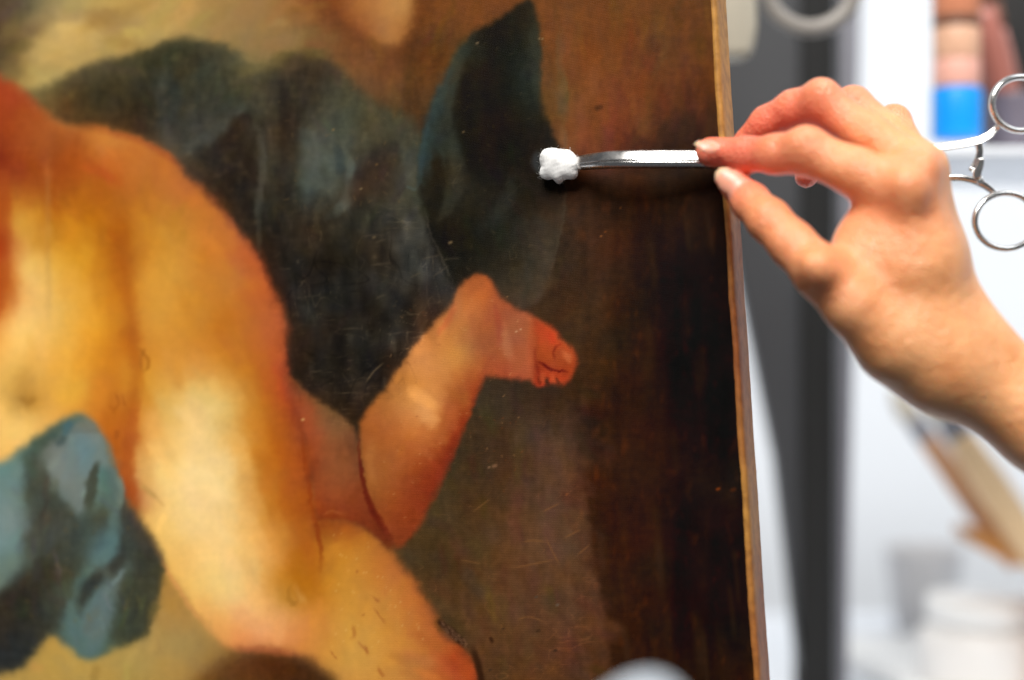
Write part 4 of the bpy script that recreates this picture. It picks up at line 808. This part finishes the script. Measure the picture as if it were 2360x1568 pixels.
# jar with brushes and black case at the far right
m_glass = simple('smoky_plastic', (.16, .14, .17), .25, var=.08, scale=20); m_redb = simple('red_brown_lacquer', (.36, .13, .10), .3, var=.12, scale=20); m_black = simple('black_case', (.006, .005, .005), .6, var=.2, scale=20)
D = 1.2; px_ = D/FPX
jar = link('brush_jar', lathe([(60*px_, 0), (62*px_, .002), (66*px_, .036), (68*px_, .038), (64*px_, .038), (60*px_, .006), (1*px_, .005)], P(2335, 345, D), 48), m_glass); tag(jar, 'smoky dark brush jar behind the upper forceps ring', 'jar')
def stick(name, a, b2, sec, m, label, cat, group=None, tip=None):
    p = [a.lerp(b2, f) for f in np.linspace(0, 1, 12)]; r = [(float(np.interp(f, np.linspace(0, 1, len(sec)), sec)),)*2 for f in np.linspace(0, 1, 12)]
    if tip is None:
        return tag(link(name, sweep(p, r, seg=14), m), label, cat, group)
    e = empty(name, a); link('handle', sweep(p, r, seg=14), m, e)
    dr = (b2-a).normalized(); L = tip[0]; q = [b2+dr*L*f for f in (0, .5, 1)]; link('ferrule', sweep(q, [(sec[-1]*1.02,)*2, (sec[-1]*1.05,)*2, (sec[-1]*.95,)*2], seg=14), tip[3] if len(tip) > 3 else m_steel, e)
    q = [b2+dr*(L+tip[1]*f) for f in (0, .3, .7, 1)]; link('bristles', sweep(q, [(sec[-1]*.9,)*2, (sec[-1]*1.2,)*2, (sec[-1]*.8,)*2, (.0003, .0003)], seg=14), tip[2], e)
    return tag(e, label, cat, group)
m_hair = simple('dark_bristle', (.03, .022, .018), .7, var=.3, scale=200)
stick('paint_brush', P(2330, 300, 1.2), P(2262, 20, 1.2), [.009, .0115, .0115, .0095], m_redb, 'red brown brush handle leaning left in the dark jar', 'brush', tip=(.02, .03, m_hair, m_brown))
stick('paint_brush', P(2346, 300, 1.205), P(2300, 70, 1.205), [.006, .0075, .0075, .006], simple('rose_lacquer', (.46, .22, .19), .3, scale=20), 'rose brown brush handle beside the black case', 'brush', tip=(.02, .03, m_hair, m_brown))
bc = link('black_case', prism([P(2266, -260, 1.27), P(2560, -260, 1.27), P(2560, 330, 1.27), P(2300, 330, 1.27), P(2276, 190, 1.27), P(2268, 20, 1.27)], Vector((0, .05, 0)), .004), m_black); tag(bc, 'black case filling the upper right corner behind the brushes', 'case')
# shelf that carries the bottle, jar and case
sh = link('shelf', prism([P(2120, 346, 1.1)+Vector((0, -.02, 0)), P(2900, 346, 1.1)+Vector((0, -.02, 0)), P(2900, 346, 1.1)+Vector((0, .2, 0)), P(2120, 346, 1.1)+Vector((0, .2, 0))], Vector((0, 0, -.006)), .001), m_white); tag(sh, 'narrow white shelf carrying the bottle and brush jar', 'shelf')

# ---------------------------------------------------------------- things on the white table, lower right
m_lid = simple('white_lid_plastic', (.92, .92, .91), .4, var=.02, scale=20); m_jarw = simple('translucent_white_jar', (.82, .80, .78), .4, var=.05, scale=20)
D = 1.5; px_ = D/FPX; jc = Vector((P(2262, 0, D).x, D, TZ+.0005))
jar2 = empty('plastic_jar', jc); ztop = P(0, 1400, D).z-TZ
link('body', lathe([(140*px_, 0), (146*px_, .004), (146*px_, ztop-.030), (138*px_, ztop-.020), (118*px_, ztop-.015)], jc, 56), m_jarw, jar2)
link('lid', lathe([(116*px_, ztop-.0145), (124*px_, ztop-.013), (126*px_, ztop+.006), (120*px_, ztop+.010), (60*px_, ztop+.0105), (1*px_, ztop+.0105)], jc, 56), m_lid, jar2)
tag(jar2, 'white plastic jar with screw lid in the lower right corner', 'jar')
D = 1.8; px_ = D/FPX; jc = Vector((P(2130, 0, D).x, D, TZ+.0005)); zt = P(0, 1262, D).z-TZ
cup = link('paper_cup', lathe([(60*px_, 0), (62*px_, .001), (88*px_, zt-.003), (91*px_, zt-.001), (88*px_, zt), (84*px_, zt-.004), (58*px_, .005), (1*px_, .004)], jc, 48), simple('grey_white_paper', (.62, .61, .62), .7, var=.03)); tag(cup, 'pale grey paper cup behind the white jar', 'cup')
c0 = P(2020, 1520, 1.0); e1 = (P(2090, 1568, .95)-P(1952, 1468, 1.05)); e1.z = 0; e1.normalize(); e2 = Vector((-e1.y, e1.x, 0))
c0 = Vector((P(1995, 0, 1.6).x, 1.62, TZ+.001)); tr = link('tray', prism([c0-e1*.12, c0+e1*.22, c0+e1*.22+e2*.16, c0-e1*.12+e2*.16], Vector((0, 0, .018)), .003), m_lid); tag(tr, 'low white tray lying on the table beside the easel', 'tray')
m_amber = simple('amber_wood', (.52, .22, .05), .45, var=.2, scale=25)
D = 1.42; rest = link('brush_rest', prism([P(2222, 1215, D), P(2300, 1232, D), P(2480, 1290, D), P(2480, 1330, D), P(2330, 1302, D), P(2228, 1246, D)], Vector((0, .04, 0)), .004), m_amber)
tag(rest, 'amber brown wooden brush rest above the white jar', 'rest')
leg_ = link('support', prism([P(2420, 1300, D)+Vector((0, .01, 0)), P(2460, 1300, D)+Vector((0, .01, 0)), Vector((P(2460, 0, D).x, D+.01, TZ)), Vector((P(2420, 0, D).x, D+.01, TZ))], Vector((0, .02, 0)), .001), m_amber, rest)
m_wood = simple('pale_brush_wood', (.86, .60, .34), .45, var=.12, scale=40, stretch=(1, 1, .2)); m_tan = simple('tan_brush_wood', (.56, .28, .13), .45, var=.15, scale=40)
stick('paint_brush', P(2420, 1330, 1.40), P(2215, 1010, 1.44), [.011, .0145, .015, .012], m_wood, 'pale wooden brush handle resting below the wrist', 'brush', tip=(.02, .035, simple('cream_bristle', (.6, .54, .44), .8, scale=200), m_side))
stick('paint_brush', P(2345, 1300, 1.46), P(2140, 1015, 1.50), [.009, .0105, .0105, .009], m_tan, 'tan brown brush handle left of the pale one', 'brush', tip=(.022, .035, simple('grey_bristle', (.55, .50, .42), .8, scale=200), m_side))

# ---------------------------------------------------------------- pale tissue close to the lens at the bottom edge
D = .40; V_, F_ = [], []; ny, nx = 22, 44
trng = np.random.default_rng(8); m_tis = simple('pale_blue_tissue', (.50, .56, .63), .8, var=.04, scale=60)
for j in range(ny):
    for i in range(nx):
        q = 2*math.pi*i/nx; f = j/(ny-1); r = (6+210*f**.75)*(1+.10*math.sin(3*q+.7)+.06*math.sin(7*q+f*3))
        V_.append(P(1495, 1556, D)+Vector((r*math.cos(q)*1.4/FPX*D-.009*f, r*math.sin(q)*.8/FPX*D, -(f**1.35)*.050-.0015*math.sin(5*q+6*f)*f)))
for j in range(ny-1):
    for i in range(nx): F_.append((j*nx+i, (j+1)*nx+i, (j+1)*nx+(i+1) % nx, j*nx+(i+1) % nx))
F_.append(tuple(range(nx)))
tis = link('tissue', mesh(V_, F_), m_tis); tag(tis, 'pale bluish tissue close to the lens at the bottom edge', 'tissue')
so = tis.modifiers.new('thick', 'SOLIDIFY'); so.thickness = .0006
